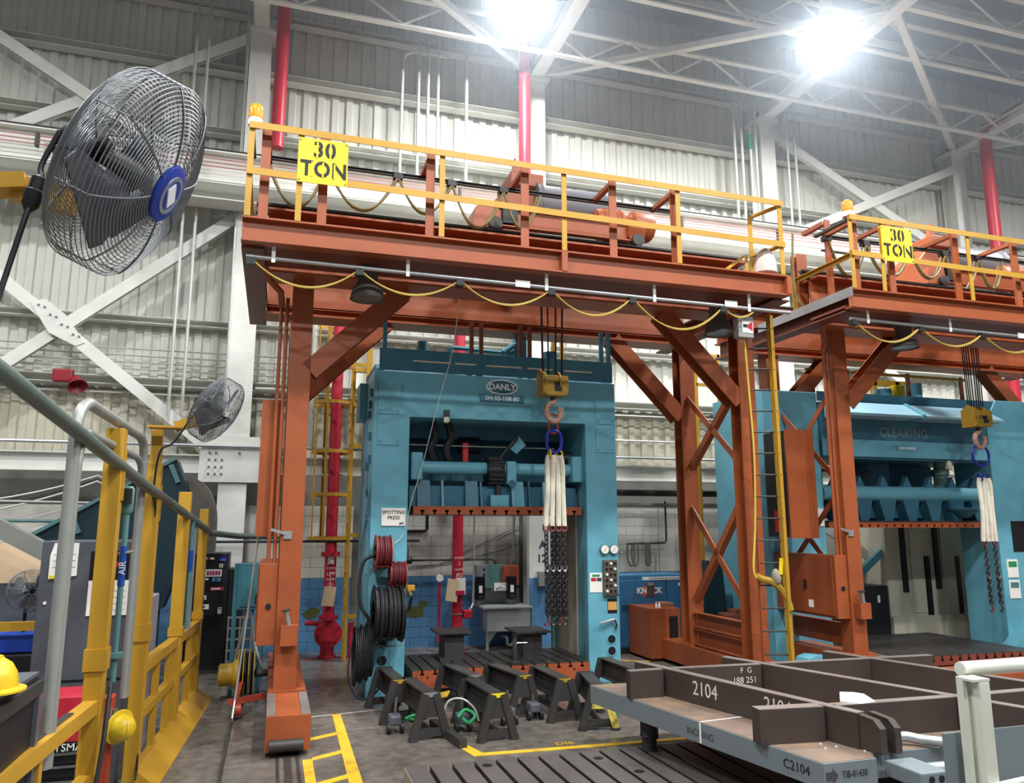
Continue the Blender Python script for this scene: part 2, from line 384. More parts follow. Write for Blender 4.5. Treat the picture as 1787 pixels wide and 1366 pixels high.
# peeled paint patches
pp = part('peeled_paint', 'olive', wall, lambda m: m.prism([(2.62, 15.899, .62), (2.72, 15.899, .95), (2.78, 15.899, .8), (2.88, 15.899, .78), (2.92, 15.899, .92), (3.12, 15.899, .88), (3.0, 15.899, .76), (3.02, 15.899, .62), (2.85, 15.899, .58)], (0, -.003, 0)))
part('peeled_paint', 'olive', wall, lambda m: m.prism([(0.62, 15.899, .72), (0.8, 15.899, .86), (0.98, 15.899, .8), (0.9, 15.899, .66), (0.74, 15.899, .62)], (0, -.003, 0)))

# ------------------------------------------------------------------ steel columns
lab = {-0.73: 'white steel building column behind the small fan', 5.32: 'white steel building column behind the hook of left gantry',
       11.52: 'white steel building column left of the right gantry beacon', 17.7: 'white steel building column at far right beside a red pipe',
       -6.85: 'white steel building column beyond the left edge', 23.8: 'white steel building column beyond the right edge'}
for x in COLX:
    t = thing('building_column', lab[x], 'column', (x, 15.55, 0), 'white steel columns along the back wall')
    part('shaft', 'white_steel', t, lambda m: m.sec((x, 15.62, 0), (x, 15.62, 12.9), ibeam(.42, .44, .03, .02), up=(0, 1, 0)))
    part('lower_shaft', 'white_steel', t, lambda m: m.sec((x-.02, 15.32, 0), (x-.02, 15.32, 8.6), ibeam(.5, .16, .03, .02), up=(0, 1, 0)))
    if x in (-0.73, -6.85, 11.52, 17.7):
        g = part('gusset_plate', 'white_steel', t, lambda m: m.prism([(x-.62, 15.19, 3.2), (x+.55, 15.19, 3.2), (x+.75, 15.19, 3.45), (x+.75, 15.19, 3.6), (x+.4, 15.19, 4.05), (x-.4, 15.19, 4.05), (x-.62, 15.19, 3.8)], (0, .02, 0)))
        for i in range(3):
            for j in range(5):
                part('bolt', 'bolt_grey', g, lambda m: m.cyl((x-.45+i*.11+(.3 if j > 2 else 0)*(i == 2), 15.19, 3.35+j*.13), (x-.45+i*.11+(.3 if j > 2 else 0)*(i == 2), 15.165, 3.35+j*.13), .022, 6))
    part('head_plate', 'white_steel', t, lambda m: m.box(x-.3, x+.3, 15.3, 15.9, 12.55, 12.63))
# mid-height beam
mb_ = thing('wall_beam', 'white painted beam running along the wall behind the presses', 'beam', (4, 15.3, 3.4))
for i in range(5):
    part('beam_length', 'white_steel', mb_, lambda m: m.sec((COLX[i]+.01, 15.32, 3.53), (COLX[i+1]-.01, 15.32, 3.53), ibeam(.24, .34, .025, .02)))
one('service_pipe', 'bright thin pipe running above the white wall beam', 'pipe', 'galv', lambda m: m.cyl((-14, 15.15, 3.86), (10.5, 15.15, 3.86), .03, 8))
one('service_pipe', 'dark pipe under the white wall beam behind the presses', 'pipe', 'dark_steel', lambda m: m.cyl((5.4, 15.5, 3.12), (10.5, 15.5, 3.12), .07, 8))
one('service_pipe', 'grey pipe on dark wall band right of the blue press', 'pipe', 'pipe_grey', lambda m: m.cyl((5.4, 15.6, 2.86), (10.5, 15.6, 2.86), .045, 8))
one('service_pipe', 'thin black pipe crossing behind the left gantry leg and press', 'pipe', 'black', lambda m: m.cyl((-1.4, 15.1, 2.12), (2.75, 15.1, 2.12), .025, 8))
one('wall_conduit', 'paired thin conduit along the wavy edge of wall sheets', 'conduit', 'conduit', lambda m: m.cyl((-14, 15.7, 4.86), (10.5, 15.7, 4.86), .018, 6))
one('wall_conduit', 'thin conduit crossing the cream sheets right of blue press', 'conduit', 'conduit', lambda m: m.cyl((5.5, 15.75, 4.3), (10.5, 15.75, 4.3), .022, 6))
for k in range(4):
    one('wall_conduit', ['topmost', 'second', 'third', 'lowest'][k] + ' of four thin conduits above the red wall horn', 'conduit', 'conduit', lambda m: m.cyl((-14, 15.72, 5.72-.13*k), (0.4, 15.72, 5.72-.13*k), .018, 6), group='thin conduits above the red wall horn')
# crane runway
rw = thing('crane_runway', 'white overhead crane runway beam along the whole back wall', 'crane runway', (0, 15.0, 9))
part('runway_beam', 'white_steel', rw, lambda m: m.sec((-16, 15.0, 9.22), (30, 15.0, 9.22), ibeam(.34, .62, .03, .02)))
part('crane_rail', 'dark_steel', rw, lambda m: m.sec((-16, 15.0, 9.58), (30, 15.0, 9.58), ibeam(.08, .10, .02, .02)))
part('side_channel', 'white_steel', rw, lambda m: m.sec((-16, 14.95, 8.66), (30, 14.95, 8.66), chan(.5, .34, .02), up=(0, 0, 1)))
for k in range(3):
    part('conductor_bar', M('conductor', (178, 112, 104), .5), rw, lambda m: m.sec((-16, 14.76, 9.32-.08*k), (30, 14.76, 9.32-.08*k), rect(.018, .018)))
for i in range(9):
    xx = -4.4 + i*2.6
    part('insulator', 'dark_steel', rw, lambda m: m.box(xx-.025, xx+.025, 14.72, 14.84, 9.12, 9.38))
# X bracing
def brace(p, q, label, name='wall_brace', prof=None):
    return one(name, label, 'brace', 'white_steel', lambda m: m.sec(p, q, prof or chan(.22, .12, .012), up=(0, 1, 0)), group='white wall bracing')
brace((-0.9, 15.5, 8.55), (-6.7, 15.5, 3.55), 'white brace rising right to the column behind the big fan')
brace((-1.1, 15.44, 3.75), (-6.7, 15.44, 8.25), 'white brace falling right behind the small fan')
cg = thing('brace_gusset', 'bolted white plate where the left wall braces cross', 'gusset plate', (-3.85, 15.4, 6.2))
gp = part('plate', 'white_steel', cg, lambda m: m.prism([(-4.40, 15.36, 6.40), (-4.15, 15.36, 6.47), (-3.80, 15.36, 6.20), (-3.45, 15.36, 5.70), (-3.60, 15.36, 5.63), (-4.05, 15.36, 5.85)], (0, .015, 0)))
for i in range(8): part('bolt', 'bolt_grey', cg, lambda m: m.cyl((-4.25+.1*i, 15.36, 6.35-.085*i+(.05 if i % 2 else 0)), (-4.25+.1*i, 15.34, 6.35-.085*i+(.05 if i % 2 else 0)), .022, 6))
brace((-0.9, 15.5, 12.45), (-6.7, 15.5, 8.7), 'upper white brace rising right behind the big fan')
brace((-1.2, 15.44, 9.0), (-6.7, 15.44, 12.3), 'upper white brace falling right from the top left corner')
brace((11.7, 15.5, 12.3), (17.5, 15.5, 9.4), 'white brace falling right toward the amber beacon of right gantry')
brace((11.7, 15.44, 9.4), (17.5, 15.44, 12.1), 'white brace rising right behind the right amber beacon')
brace((11.7, 15.5, 8.4), (17.5, 15.5, 4.4), 'white brace seen above the right press')
# roof steel
for i, x in enumerate(COLX):
    one('roof_chord', ['white roof chord beyond the left edge', 'white roof chord over the big fan column', 'white roof chord rising from the middle column past the lamp',
        'thick white roof chord passing the bright lamp at upper right', 'white roof chord leaving at the right edge', 'white roof chord beyond the right edge'][i], 'roof beam', 'white_steel',
        lambda m: m.sec((x, 15.75, 12.76), (x, -6, 12.76), ibeam(.30, .26, .03, .02)), group='white roof chords')
for i in range(5):
    xa, xb = COLX[i], COLX[i+1]
    names = ['out at the far left', 'from top centre down to the middle column', 'from the middle column up to the bright lamp', 'from the roof node down to the far right column', 'out at the far right']
    if i % 2 == 1:
        pts = ((xb, 15.5), (xa, 11.1))
    else: pts = ((xa, 15.5), (xb, 11.1))
    if i == 3: pts = ((xb, 15.5), (xa, 11.1))
    one('roof_brace', 'flat white roof brace running ' + names[i], 'brace', 'white_steel', lambda m: m.sec((pts[0][0], pts[0][1], 12.74), (pts[1][0], pts[1][1], 12.74), rect(.14, .14)), group='white roof braces')
def joist(y, z0, z1, label, x0=-14, x1=28, st=1.5):
    t = thing('roof_joist', label, 'roof joist', (x0, y, z0), 'open web roof joists')
    part('bottom_chord', 'white_steel', t, lambda m: m.sec((x0, y, z0), (x1, y, z0), angle(.12, .12, .03)))
    part('top_chord', 'white_steel', t, lambda m: m.sec((x0, y, z1), (x1, y, z1), angle(.12, .12, .03)))
    n = int((x1-x0)/st)
    for i in range(n):
        x = x0+i*st
        part('web_bar', 'white_steel', t, lambda m: m.cyl((x, y, z0 if i % 2 else z1), (x+st, y, z1 if i % 2 else z0), .028, 6))
joist(14.0, 12.36, 13.0, 'open web joist nearest the back wall under the roof', -5, 22, 1.0)
joist(12.6, 12.95, 13.8, 'second open web joist from the back wall', -4, 22, 1.2)
joist(11.2, 12.95, 13.8, 'third open web joist from the back wall', 2, 22, 1.4)
# conduits down the wall
def vcond(x, z0, z1, y, r, label, mat='conduit'):
    one('wall_conduit', label, 'conduit', mat, lambda m: m.cyl((x, y, z0), (x, y, z1), r, 8), group='vertical conduits on the back wall')
nm = ['first', 'second', 'third', 'fourth', 'fifth']
for k, x in enumerate((-1.95, -1.72, -0.98)): vcond(x, 4.4, 13.0, 15.25, .03, nm[k] + ' vertical conduit left of the big fan column, counting from left')
for k, x in enumerate((2.55, 2.76, 2.98)): vcond(x, 9.2, 12.9, 15.2, .035, nm[k] + ' straight vertical conduit above the left gantry, counting from left')
vcond(3.62, 9.2, 12.8, 15.2, .04, 'stout vertical conduit under the top centre of the wall')
one('wall_conduit', 'bent vertical conduit curving over to the right above left gantry', 'conduit', 'conduit', lambda m: m.tube([(2.18, 15.2, 9.2), (2.2, 15.2, 12.3)] + [(2.2+.3*(1-math.cos(R(a))), 15.2, 12.3+.3*math.sin(R(a))) for a in range(10, 91, 16)] + [(3.2, 15.2, 12.62)], .035, 8))
for k, x in enumerate((10.42, 10.62, 10.86, 11.02)): vcond(x, 9.3, 14.0, 15.2, .035, nm[k] + ' vertical pipe left of the third column, counting from left', 'conduit')
gb = one('pipe_sleeve', 'green marking sleeve on pipe beside the third column', 'pipe marker', 'green', lambda m: m.cyl((10.86, 15.2, 11.6), (10.86, 15.2, 12.0), .05, 10))
for k, x in enumerate((11.95, 12.18)): vcond(x, 9.3, 13.2, 15.2, .03, nm[k] + ' thin conduit right of the third column, counting from left')
for k, x in enumerate((0.06, 0.22, 0.38, 0.62)): vcond(x, 3.9, 8.5, 15.3, .035 if k < 3 else .06, nm[k] + ' pipe behind the left gantry leg above the cabinet, counting from left')
one('wall_conduit', 'white conduit behind press bending down beside the blue wall', 'conduit', 'conduit', lambda m: m.tube(smoothpath([(2.28, 15.8, 2.75), (2.28, 15.8, 1.5), (2.26, 15.8, 1.0), (2.0, 15.8, .6), (1.9, 15.8, .4)]), .03, 8))
one('wall_conduit', 'thin conduit right of the red pipe bending to its valve', 'conduit', 'conduit', lambda m: m.tube(smoothpath([(4.0, 15.7, 2.75), (4.0, 15.7, 1.1), (3.96, 15.65, .8), (3.8, 15.5, .68)]), .022, 8))
one('wall_conduit', 'grey conduit bending down onto the sink unit', 'conduit', 'conduit', lambda m: m.tube(smoothpath([(5.0, 15.7, 2.8), (4.88, 15.7, 2.7), (4.86, 15.7, 2.5), (4.86, 15.7, 1.7)]), .03, 8))
# red sprinkler mains
def redpipe(pts, r, label, n=14):
    return one('sprinkler_pipe', label, 'pipe', 'red', lambda m: m.tube(pts, r, n), group='red sprinkler pipes', smooth=True)
redpipe(smoothpath([(-0.55, 14.0, 13.4), (-0.33, 14.7, 13.1), (-0.30, 14.85, 12.5), (-0.30, 14.85, 9.75)], 5), .13, 'upper red sprinkler pipe beside the column behind the left beacon')
redpipe([(4.82, 14.75, 9.75), (4.82, 14.75, 13.2)], .13, 'upper red sprinkler pipe beside the middle column')
redpipe(smoothpath([(17.8, 14.6, 4.5), (17.8, 14.6, 12.3), (17.8, 14.4, 12.7), (17.8, 13.6, 12.95), (17.8, 5.0, 13.05)], 4), .15, 'upper red sprinkler pipe beside the far right column')

# added scatter volume under the roof, standing in for the lens flare veil
flare_m = bpy.data.materials.new('flare_volume'); flare_m.use_nodes = True
nt = flare_m.node_tree; nt.nodes.remove(nt.nodes['Principled BSDF'])
vs_ = nt.nodes.new('ShaderNodeVolumeScatter'); vs_.inputs['Color'].default_value = (0.76, 0.88, 1.0, 1); vs_.inputs['Density'].default_value = 0.009; vs_.inputs['Anisotropy'].default_value = 0.75
nt.links.new(vs_.outputs[0], nt.nodes['Material Output'].inputs['Volume'])
FLARE = MB().box(-12, 26, 3.5, 15.85, 6.9, 15.2).build('flare_volume', flare_m); FLARE['kind'] = 'stuff'; FLARE['label'] = 'thin bluish scatter volume added to imitate lens flare around the lamps'; FLARE['category'] = 'flare veil'
# ------------------------------------------------------------------ gantry crane
def post_sec(m, x, y, z0, z1, w=.07): m.sec((x, y, z0), (x, y, z1), angle(w, w, .012), up=(0, 1, 0))
def gantry(label, left=True):
    t = thing('gantry_crane', label, 'crane', (0, 9, 0), 'orange gantry cranes')
    X0, X1 = -0.52, 6.97
    # front walkway beam and deck
    fb = part('walkway_beam', 'orange', t, lambda m: m.sec((X0, 9.09, 5.82), (X1, 9.09, 5.82), ibeam(.18, .30, .022, .014)))
    for x in (3.49, X1-.02): part('stiffener', 'orange', fb, lambda m: m.box(x-.04, x+.04, 8.99, 9.08, 5.69, 5.95))
    part('walkway_deck', 'orange_dark', t, lambda m: m.box(X0, X1, 9.17, 9.98, 5.70, 5.74))
    g = part('front_girder', 'orange', t, lambda m: m.sec((X0+.26, 10.28, 6.09), (X1, 10.28, 6.09), ibeam(.50, .88, .03, .02)))
    g2 = part('rear_girder', 'orange', t, lambda m: m.sec((X0+.26, 12.25, 6.075), (X1+.1, 12.25, 6.075), ibeam(.50, .91, .035, .02)))
    part('girder_ledge', 'orange', g2, lambda m: m.sec((X0+.26, 12.19, 5.80), (X1, 12.19, 5.80), angle(.12, .06, .01)))
    part('crane_rail', 'dark_steel', t, lambda m: m.sec((X0+.1, 10.28, 6.60), (X1, 10.28, 6.60), ibeam(.11, .14, .03, .03)))
    part('crane_rail', 'dark_steel', t, lambda m: m.sec((X0+.1, 12.25, 6.60), (X1, 12.25, 6.60), ibeam(.11, .14, .03, .03)))
    part('rear_walkway_beam', 'orange', t, lambda m: m.sec((X0, 12.75, 6.02), (X1, 12.75, 6.02), ibeam(.12, .18, .02, .014)))
    for x in (X0+.13, X1-.02):
        part('end_tie', 'orange_dark', t, lambda m: m.sec((x, 9.19, 5.80), (x, 12.86, 5.80), ibeam(.26, .32, .025, .016)))
    # legs
    for x in (.24, 7.02):
        for y in (10.40, 12.22):
            c = part('leg', 'orange', t, lambda m: m.sec((x, y, .42), (x, y, 5.65 if y < 11 else 5.61), ibeam(.28, .28, .02, .016) if x > 1 else rect(.27, .27), up=(0, 1, 0)))
            part('base_plate', 'orange', c, lambda m: m.box(x-.19, x+.24, y-.18, y+.18, .40, .425))
            part('base_gusset', 'orange', c, lambda m: m.prism([(x+.135, y-.02, .425), (x+.23, y-.02, .425), (x+.135, y-.02, .66)], (0, .02, 0)))
    for y, m_ in ((10.40, 'orange_dark'), (12.22, 'orange')):
        part('knee_brace', m_ if False else 'orange', t, lambda m: m.sec((.36, y, 4.42), (1.62, y, 5.66), ibeam(.26, .27, .02, .016), up=(0, 1, 0)))
        part('knee_brace', 'orange', t, lambda m: m.sec((6.9, y, 4.32), (5.6, y, 5.66), ibeam(.26, .27, .02, .016), up=(0, 1, 0)))
    # end trucks
    for x, s in ((.27, 0), (7.05, 1)):
        tr = part('end_truck', 'orange', t, lambda m: m.sec((x, 9.02, .235), (x, 13.5, .235), chan(.33, .46, .02), up=(1, 0, 0)))
        part('truck_end_plate', 'orange', tr, lambda m: m.box(x-.232, x+.232, 8.99, 9.02, .05, .405))
        part('truck_rail', 'rib_top', tr, lambda m: m.box(x-.23, x-.135, 9.02, 10.2, .395, .41))
        part('truck_rail', 'rib_top', tr, lambda m: m.box(x+.135, x+.23, 9.02, 10.2, .395, .41))
        part('truck_divider', 'orange', tr, lambda m: m.box(x-.15, x+.15, 9.5, 9.52, .12, .39))
        part('bumper', 'dark_steel', tr, lambda m: m.cyl((x-.19, 8.95, .12), (x+.16, 8.95, .12), .062, 16), smooth=True)
        for yy in (9.45, 12.9):
            part('wheel', 'dark_steel', tr, lambda m: m.cyl((x-.05, yy, .15), (x+.05, yy, .15), .145, 18))
    # right side lacing between legs
    for p, q in (((7.02, 12.05, 4.65), (7.02, 10.55, 3.42)), ((7.02, 12.05, 3.40), (7.02, 10.55, 4.62)), ((7.02, 12.05, 2.72), (7.02, 10.55, 1.22)), ((7.02, 12.05, 1.15), (7.02, 10.55, 2.78))):
        part('lacing_bar', 'orange', t, lambda m: m.sec(p, q, angle(.11, .11, .014), up=(1, 0, 0)))
    for z, h in ((.84, .24), (.56, .26)): part('lower_tie', 'orange', t, lambda m: m.sec((6.98, 12.05, z), (6.98, 10.55, z), chan(.10, h, .015), up=(0, 0, 1)))
    rb = part('drive_box', 'orange', t, lambda m: m.prism([(6.62, 13.02, .05), (7.22, 13.02, .05), (7.22, 13.02, .92), (6.62, 13.02, .92)], (0, .9, 0)))
    part('drive_opening', 'black', rb, lambda m: m.box(7.0, 7.16, 13.0, 13.02, .22, .78))
    # side lacing and cabinets on the left
    for p, q in (((.24, 10.55, 4.62), (.24, 12.05, 3.2)), ((.24, 12.05, 4.62), (.24, 10.55, 3.2)), ((.24, 10.55, 2.9), (.24, 12.05, 1.5)), ((.24, 12.05, 2.9), (.24, 10.55, 1.5))):
        part('lacing_bar', 'orange', t, lambda m: m.sec(p, q, angle(.10, .10, .014), up=(1, 0, 0)))
    part('lower_tie', 'orange', t, lambda m: m.sec((.24, 10.55, .68), (.24, 12.05, .68), chan(.10, .34, .015)))
    cb = part('tall_panel_box', 'orange', t, lambda m: m.box(-.205, .055, 10.42, 10.46, 2.27, 4.03))
    part('vent_side', 'black', cb, lambda m: m.box(-.203, .05, 10.46, 11.05, 2.29, 4.01))
    part('warning_plate', 'red_paint', cb, lambda m: m.box(-.206, -.203, 10.60, 10.85, 2.36, 2.72))
    c2 = part('control_cabinet', 'orange', t, lambda m: m.box(-.125, .10, 10.30, 11.85, .95, 1.94), bevel=.006)
    part('cabinet_door', 'orange', c2, lambda m: m.box(-.143, -.125, 10.36, 11.80, .99, 1.90), bevel=.004)
    part('door_latch', 'black', c2, lambda m: m.cyl((.0, 10.30, 1.42), (.0, 10.28, 1.42), .034, 14))
    part('door_handle', 'black', c2, lambda m: m.box(-.17, -.143, 11.0, 11.04, 1.38, 1.52))
    part('door_tag', 'white', c2, lambda m: m.box(-.146, -.143, 10.85, 10.97, 1.08, 1.2))
    for x in (-.03, .045):
        part('conduit', 'orange', t, lambda m: m.cyl((x, 10.34, 1.94), (x, 10.34, 5.4), .024, 10))
    part('conduit_bend', 'orange', t, lambda m: m.tube([(-.03, 10.34, 5.3), (-.05, 10.25, 5.45), (-.2, 10.1, 5.56), (-.26, 10.0, 5.72)], .045, 8))
    bk = part('limit_bracket', 'galv', t, lambda m: m.sec((.22, 10.255, 2.29), (-.02, 10.22, 2.36), rect(.012, .035)))
    part('bracket_plate', 'galv', bk, lambda m: m.box(.14, .24, 10.245, 10.262, 2.24, 2.34))
    sl = part('cable_bracket', 'orange', t, lambda m: m.prism([(.16, 10.26, .96), (.36, 10.26, .96), (.36, 10.26, 1.20), (.16, 10.26, 1.20)], (0, -.14, 0)))
    part('bracket_stub', 'galv', sl, lambda m: m.cyl((.26, 10.16, 1.18), (.21, 10.14, 1.38), .03, 10))
    part('bracket_flange', 'dark_steel', sl, lambda m: m.cyl((.21, 10.14, 1.375), (.207, 10.139, 1.39), .055, 12))
    # handrail
    for x in (-.47, .10, 1.84, 3.49, 5.19): part('handrail_post', 'yellow', t, lambda m: post_sec(m, x, 9.03, 5.97, 7.12))
    part('handrail_post', 'yellow', t, lambda m: post_sec(m, 6.86, 9.03, 5.97, 7.06))
    part('gate_post', 'yellow', t, lambda m: post_sec(m, 6.50, 9.25, 5.97, 6.92))
    part('gate_rail', 'yellow', t, lambda m: m.sec((6.50, 9.25, 6.90), (6.86, 9.03, 7.03), angle(.06, .06, .01)))
    part('gate_rail', 'yellow', t, lambda m: m.sec((6.50, 9.25, 6.30), (6.86, 9.03, 6.42), angle(.06, .06, .01)))
    part('gate_stay', 'yellow', t, lambda m: m.sec((5.98, 9.2, 5.98), (6.36, 9.2, 6.27), angle(.04, .04, .008)))
    part('gate_stay_post', 'yellow', t, lambda m: m.sec((6.38, 9.2, 5.98), (6.38, 9.2, 6.28), angle(.05, .05, .008), up=(0, 1, 0)))
    part('top_rail', 'yellow', t, lambda m: m.sec((-.50, 9.0, 7.10), (6.9, 9.0, 7.05), angle(.075, .085, .012), up=(0, 0, -1)))
    part('mid_rail', 'yellow', t, lambda m: m.sec((-.50, 9.0, 6.52), (6.9, 9.0, 6.42), angle(.075, .085, .012), up=(0, 0, -1)))
    part('end_rail', 'yellow', t, lambda m: m.sec((-.47, 9.05, 6.50), (-.47, 10.45, 6.50), angle(.06, .07, .01), up=(0, 0, -1)))
    part('end_rail_bar', 'dark_steel', t, lambda m: m.sec((-.47, 9.05, 7.08), (-.47, 9.8, 7.08), rect(.06, .04)))
    # festoon posts with arms and track
    for x, zt in ((-.30, 7.14), (.38, 7.18), (1.71, 7.16), (2.98, 7.15), (4.25, 7.12), (5.19, 7.10)):
        p_ = part('festoon_post', 'orange', t, lambda m: m.sec((x, 9.16, 5.96), (x, 9.16, zt), tee(.11, .09, .016), up=(0, -1, 0)))
        part('festoon_arm', 'orange', p_, lambda m: m.sec((x+.02, 9.2, zt-.03), (x+.02, 9.80, zt-.03), angle(.07, .06, .012)))
    tk = part('festoon_track', 'dark_steel', t, lambda m: m.sec((-.36, 9.74, 7.08), (5.5, 9.74, 7.06), chan(.05, .05, .01), up=(1, 0, 0) if False else (0, 0, 1)))
    part('guide_rod', 'dark_steel', t, lambda m: m.cyl((-.36, 9.80, 6.86), (5.5, 9.80, 6.84), .018, 8))
    xs = [-.30, .46, 1.38, 2.12, 2.86, 3.40]
    for i in range(len(xs)-1):
        for k in range(2):
            part('festoon_cable', M('cable_brown', (120, 106, 62), .5), t, lambda m: m.tube(catenary((xs[i]+.03*k, 9.70+.05*k, 7.02), (xs[i+1]-.03*k, 9.70+.05*k, 7.02), .58 - .06*(i % 3)), .017, 8))
        part('cable_carrier', 'black', t, lambda m: m.box(xs[i]-.06, xs[i]+.06, 9.68, 9.80, 7.0, 7.08))
    # sign
    sg = part('capacity_sign', 'sign_yellow', t, lambda m: m.box(.07, .655, 8.955, 8.965, 6.45, 7.02))
    if left: sg.rotation_euler = (0, 0, 0)
    text('lettering', '30', .27, (.375, 8.953, 6.875), 'letter_black', sg, sx=.95, sp=1.1, bold=.008)
    text('lettering', 'TON', .27, (.375, 8.953, 6.625), 'letter_black', sg, sx=.88, sp=1.1, bold=.008)
    for i, (x, z0, z1) in enumerate(((.29, 6.77, 6.98), (.445, 6.77, 6.98), (.235, 6.53, 6.72), (.365, 6.53, 6.72), (.50, 6.53, 6.72))):
        part('stencil_bridge', 'sign_yellow', sg, lambda m: m.box(x-.010, x+.010, 8.947, 8.955, z0, z1))
    for x, z in ((.09, 6.99), (.635, 6.99), (.09, 6.48), (.635, 6.48)): part('bolt', 'bolt_grey', sg, lambda m: m.cyl((x, 8.955, z), (x, 8.945, z), .012, 6))
    # beacon
    bc = part('beacon_base', 'white', t, lambda m: m.lathe((-.44, 9.06, 7.13), (0, 0, 1), [(.085, 0), (.085, .05), (.075, .09), (.06, .09)], 18), smooth=True)
    part('beacon_lens', 'beacon_amber', bc, lambda m: m.lathe((-.44, 9.06, 7.22), (0, 0, 1), [(.078, 0), (.085, .03), (.08, .07), (.085, .11), (.075, .16), (.05, .18)], 18), smooth=True)
    # conduit bar with drooping cable beneath the walkway
    cp = part('cable_bar', 'galv', t, lambda m: m.cyl((-.46, 9.16, 5.53), (7.05, 9.16, 5.46), .026, 12), smooth=True)
    for x in (-.15, 1.45, 3.28, 4.85, 6.35):
        part('bar_hanger', 'white_steel', cp, lambda m: m.box(x-.022, x+.022, 9.125, 9.135, 5.47-.009*x, 5.72))
    for x, n in ((2.95, 4), (6.05, 4)):
        part('splice_plate', 'white_steel', cp, lambda m: m.box(x-.10, x+.10, 9.12, 9.13, 5.455-.0*x, 5.545))
    sx = [-.40, .86, 2.12, 3.35, 4.52, 5.93, 6.45]
    for i in range(6):
        for k in range(2):
            sag = (.27, .24, .25, .28, .36, .10)[i]
            part('drooping_cable', M('cable_olive', (168, 142, 58), .5), t, lambda m: m.tube(catenary((sx[i]+.03, 9.14+.03*k, 5.47-.009*sx[i]), (sx[i+1]-.03, 9.14+.03*k, 5.47-.009*sx[i+1]), sag-.022*k), .0105, 8))
        part('cable_clip', 'black', t, lambda m: m.box(sx[i]-.05, sx[i]+.05, 9.11, 9.21, 5.42-.009*sx[i], 5.49-.009*sx[i]))
    # work lights
    for x, y in ((1.02, 9.66), (6.35, 9.95)):
        wl = part('work_light', M('lamp_shade', (104, 100, 94), .45, .2), t, lambda m: m.lathe((x, y, 5.27), (0, 0, 1), [(.225, 0), (.20, .10), (.155, .20), (.13, .24), (.13, .42), (.09, .42), (.11, .22), (.19, .09), (.215, .005)], 24, closed=True), smooth=True)
        part('light_glass', 'lamp_glass_off', wl, lambda m: m.lathe((x, y, 5.29), (0, 0, 1), [(.19, 0), (.12, .02)], 20))
    return t
A = gantry('orange thirty ton gantry crane straddling the left blue press')
# parts only the left gantry shows
def left_extras(t):
    cx = part('push_button_box', 'pipe_grey', t, lambda m: m.box(6.25, 6.50, 9.27, 9.41, 5.07, 5.39), bevel=.008)
    part('box_label', 'paper', cx, lambda m: m.box(6.31, 6.49, 9.264, 9.27, 5.14, 5.32))
    part('label_mark', 'letter_black', cx, lambda m: m.box(6.325, 6.395, 9.262, 9.264, 5.215, 5.265))
    part('label_cone', 'red', cx, lambda m: m.prism([(6.40, 9.263, 5.21), (6.40, 9.263, 5.26), (6.48, 9.263, 5.31), (6.48, 9.263, 5.16)], (0, -.001, 0)))
    part('box_bar', 'galv', t, lambda m: m.cyl((6.0, 9.3, 5.43), (6.3, 9.3, 5.40), .022, 8))
    part('pendant_cable', 'cable_yellow', t, lambda m: m.tube(smoothpath([(6.40, 9.36, 5.07), (6.52, 9.5, 4.4), (6.62, 9.6, 3.4), (6.64, 9.7, 2.4), (6.58, 9.7, 1.82), (6.62, 9.7, 1.66)]), .015, 8))
    pd = part('pendant_holder', 'yellow_dirty', t, lambda m: m.tube(smoothpath([(6.62, 9.7, 1.70), (6.7, 9.7, 1.66), (6.85, 9.68, 1.62), (7.0, 9.66, 1.5), (7.08, 9.64, 1.33), (7.1, 9.63, 1.22)]), .05, 8), smooth=True)
    part('pendant_tag', 'sign_yellow', pd, lambda m: m.prism([(6.94, 9.62, 1.72), (7.0, 9.62, 1.72), (7.03, 9.62, 1.94), (6.97, 9.62, 1.95)], (0, .012, 0)))
    part('pendant_wrap', 'beige', pd, lambda m: m.lathe((6.92, 9.65, 1.6), (-.1, 0, 1), [(.05, 0), (.075, .06), (.05, .16), (.02, .2)], 10), smooth=True)
    # access ladder
    ld = part('ladder_rail', 'yellow', t, lambda m: m.sec((7.09, 9.62, .30), (7.06, 9.62, 5.56), angle(.115, .10, .014), up=(0, -1, 0)))
    for i in range(16):
        z = .62 + i*.315
        part('rung', 'dark_steel', ld, lambda m: m.cyl((6.72, 9.75, z), (7.08, 9.63, z), .013, 8))
    part('ladder_foot_rail', 'orange', ld, lambda m: m.sec((6.70, 9.76, .3), (6.70, 9.76, 5.56), rect(.012, .05)))
    hp = part('hose_bag', M('bag', (206, 190, 182), .8, var=.06), t, lambda m: m.lathe((6.68, 9.18, 5.98), (0.02, 0, 1), [(.11, 0), (.18, .04), (.17, .22), (.12, .34), (.05, .46), (.01, .5)], 12), smooth=True)
left_extras(A)
B = clone(A, (8.75, .2, 0))
tag(B, 'orange thirty ton gantry crane standing over the right press', 'crane', 'orange gantry cranes')
for ch in list(B.children):
    n = ch.name.split('.')[0]
    if n in ('push_button_box', 'box_bar', 'pendant_cable', 'pendant_holder', 'ladder_rail', 'hose_bag', 'tall_panel_box'):
        for g in list(ch.children): bpy.data.objects.remove(g)
        bpy.data.objects.remove(ch)
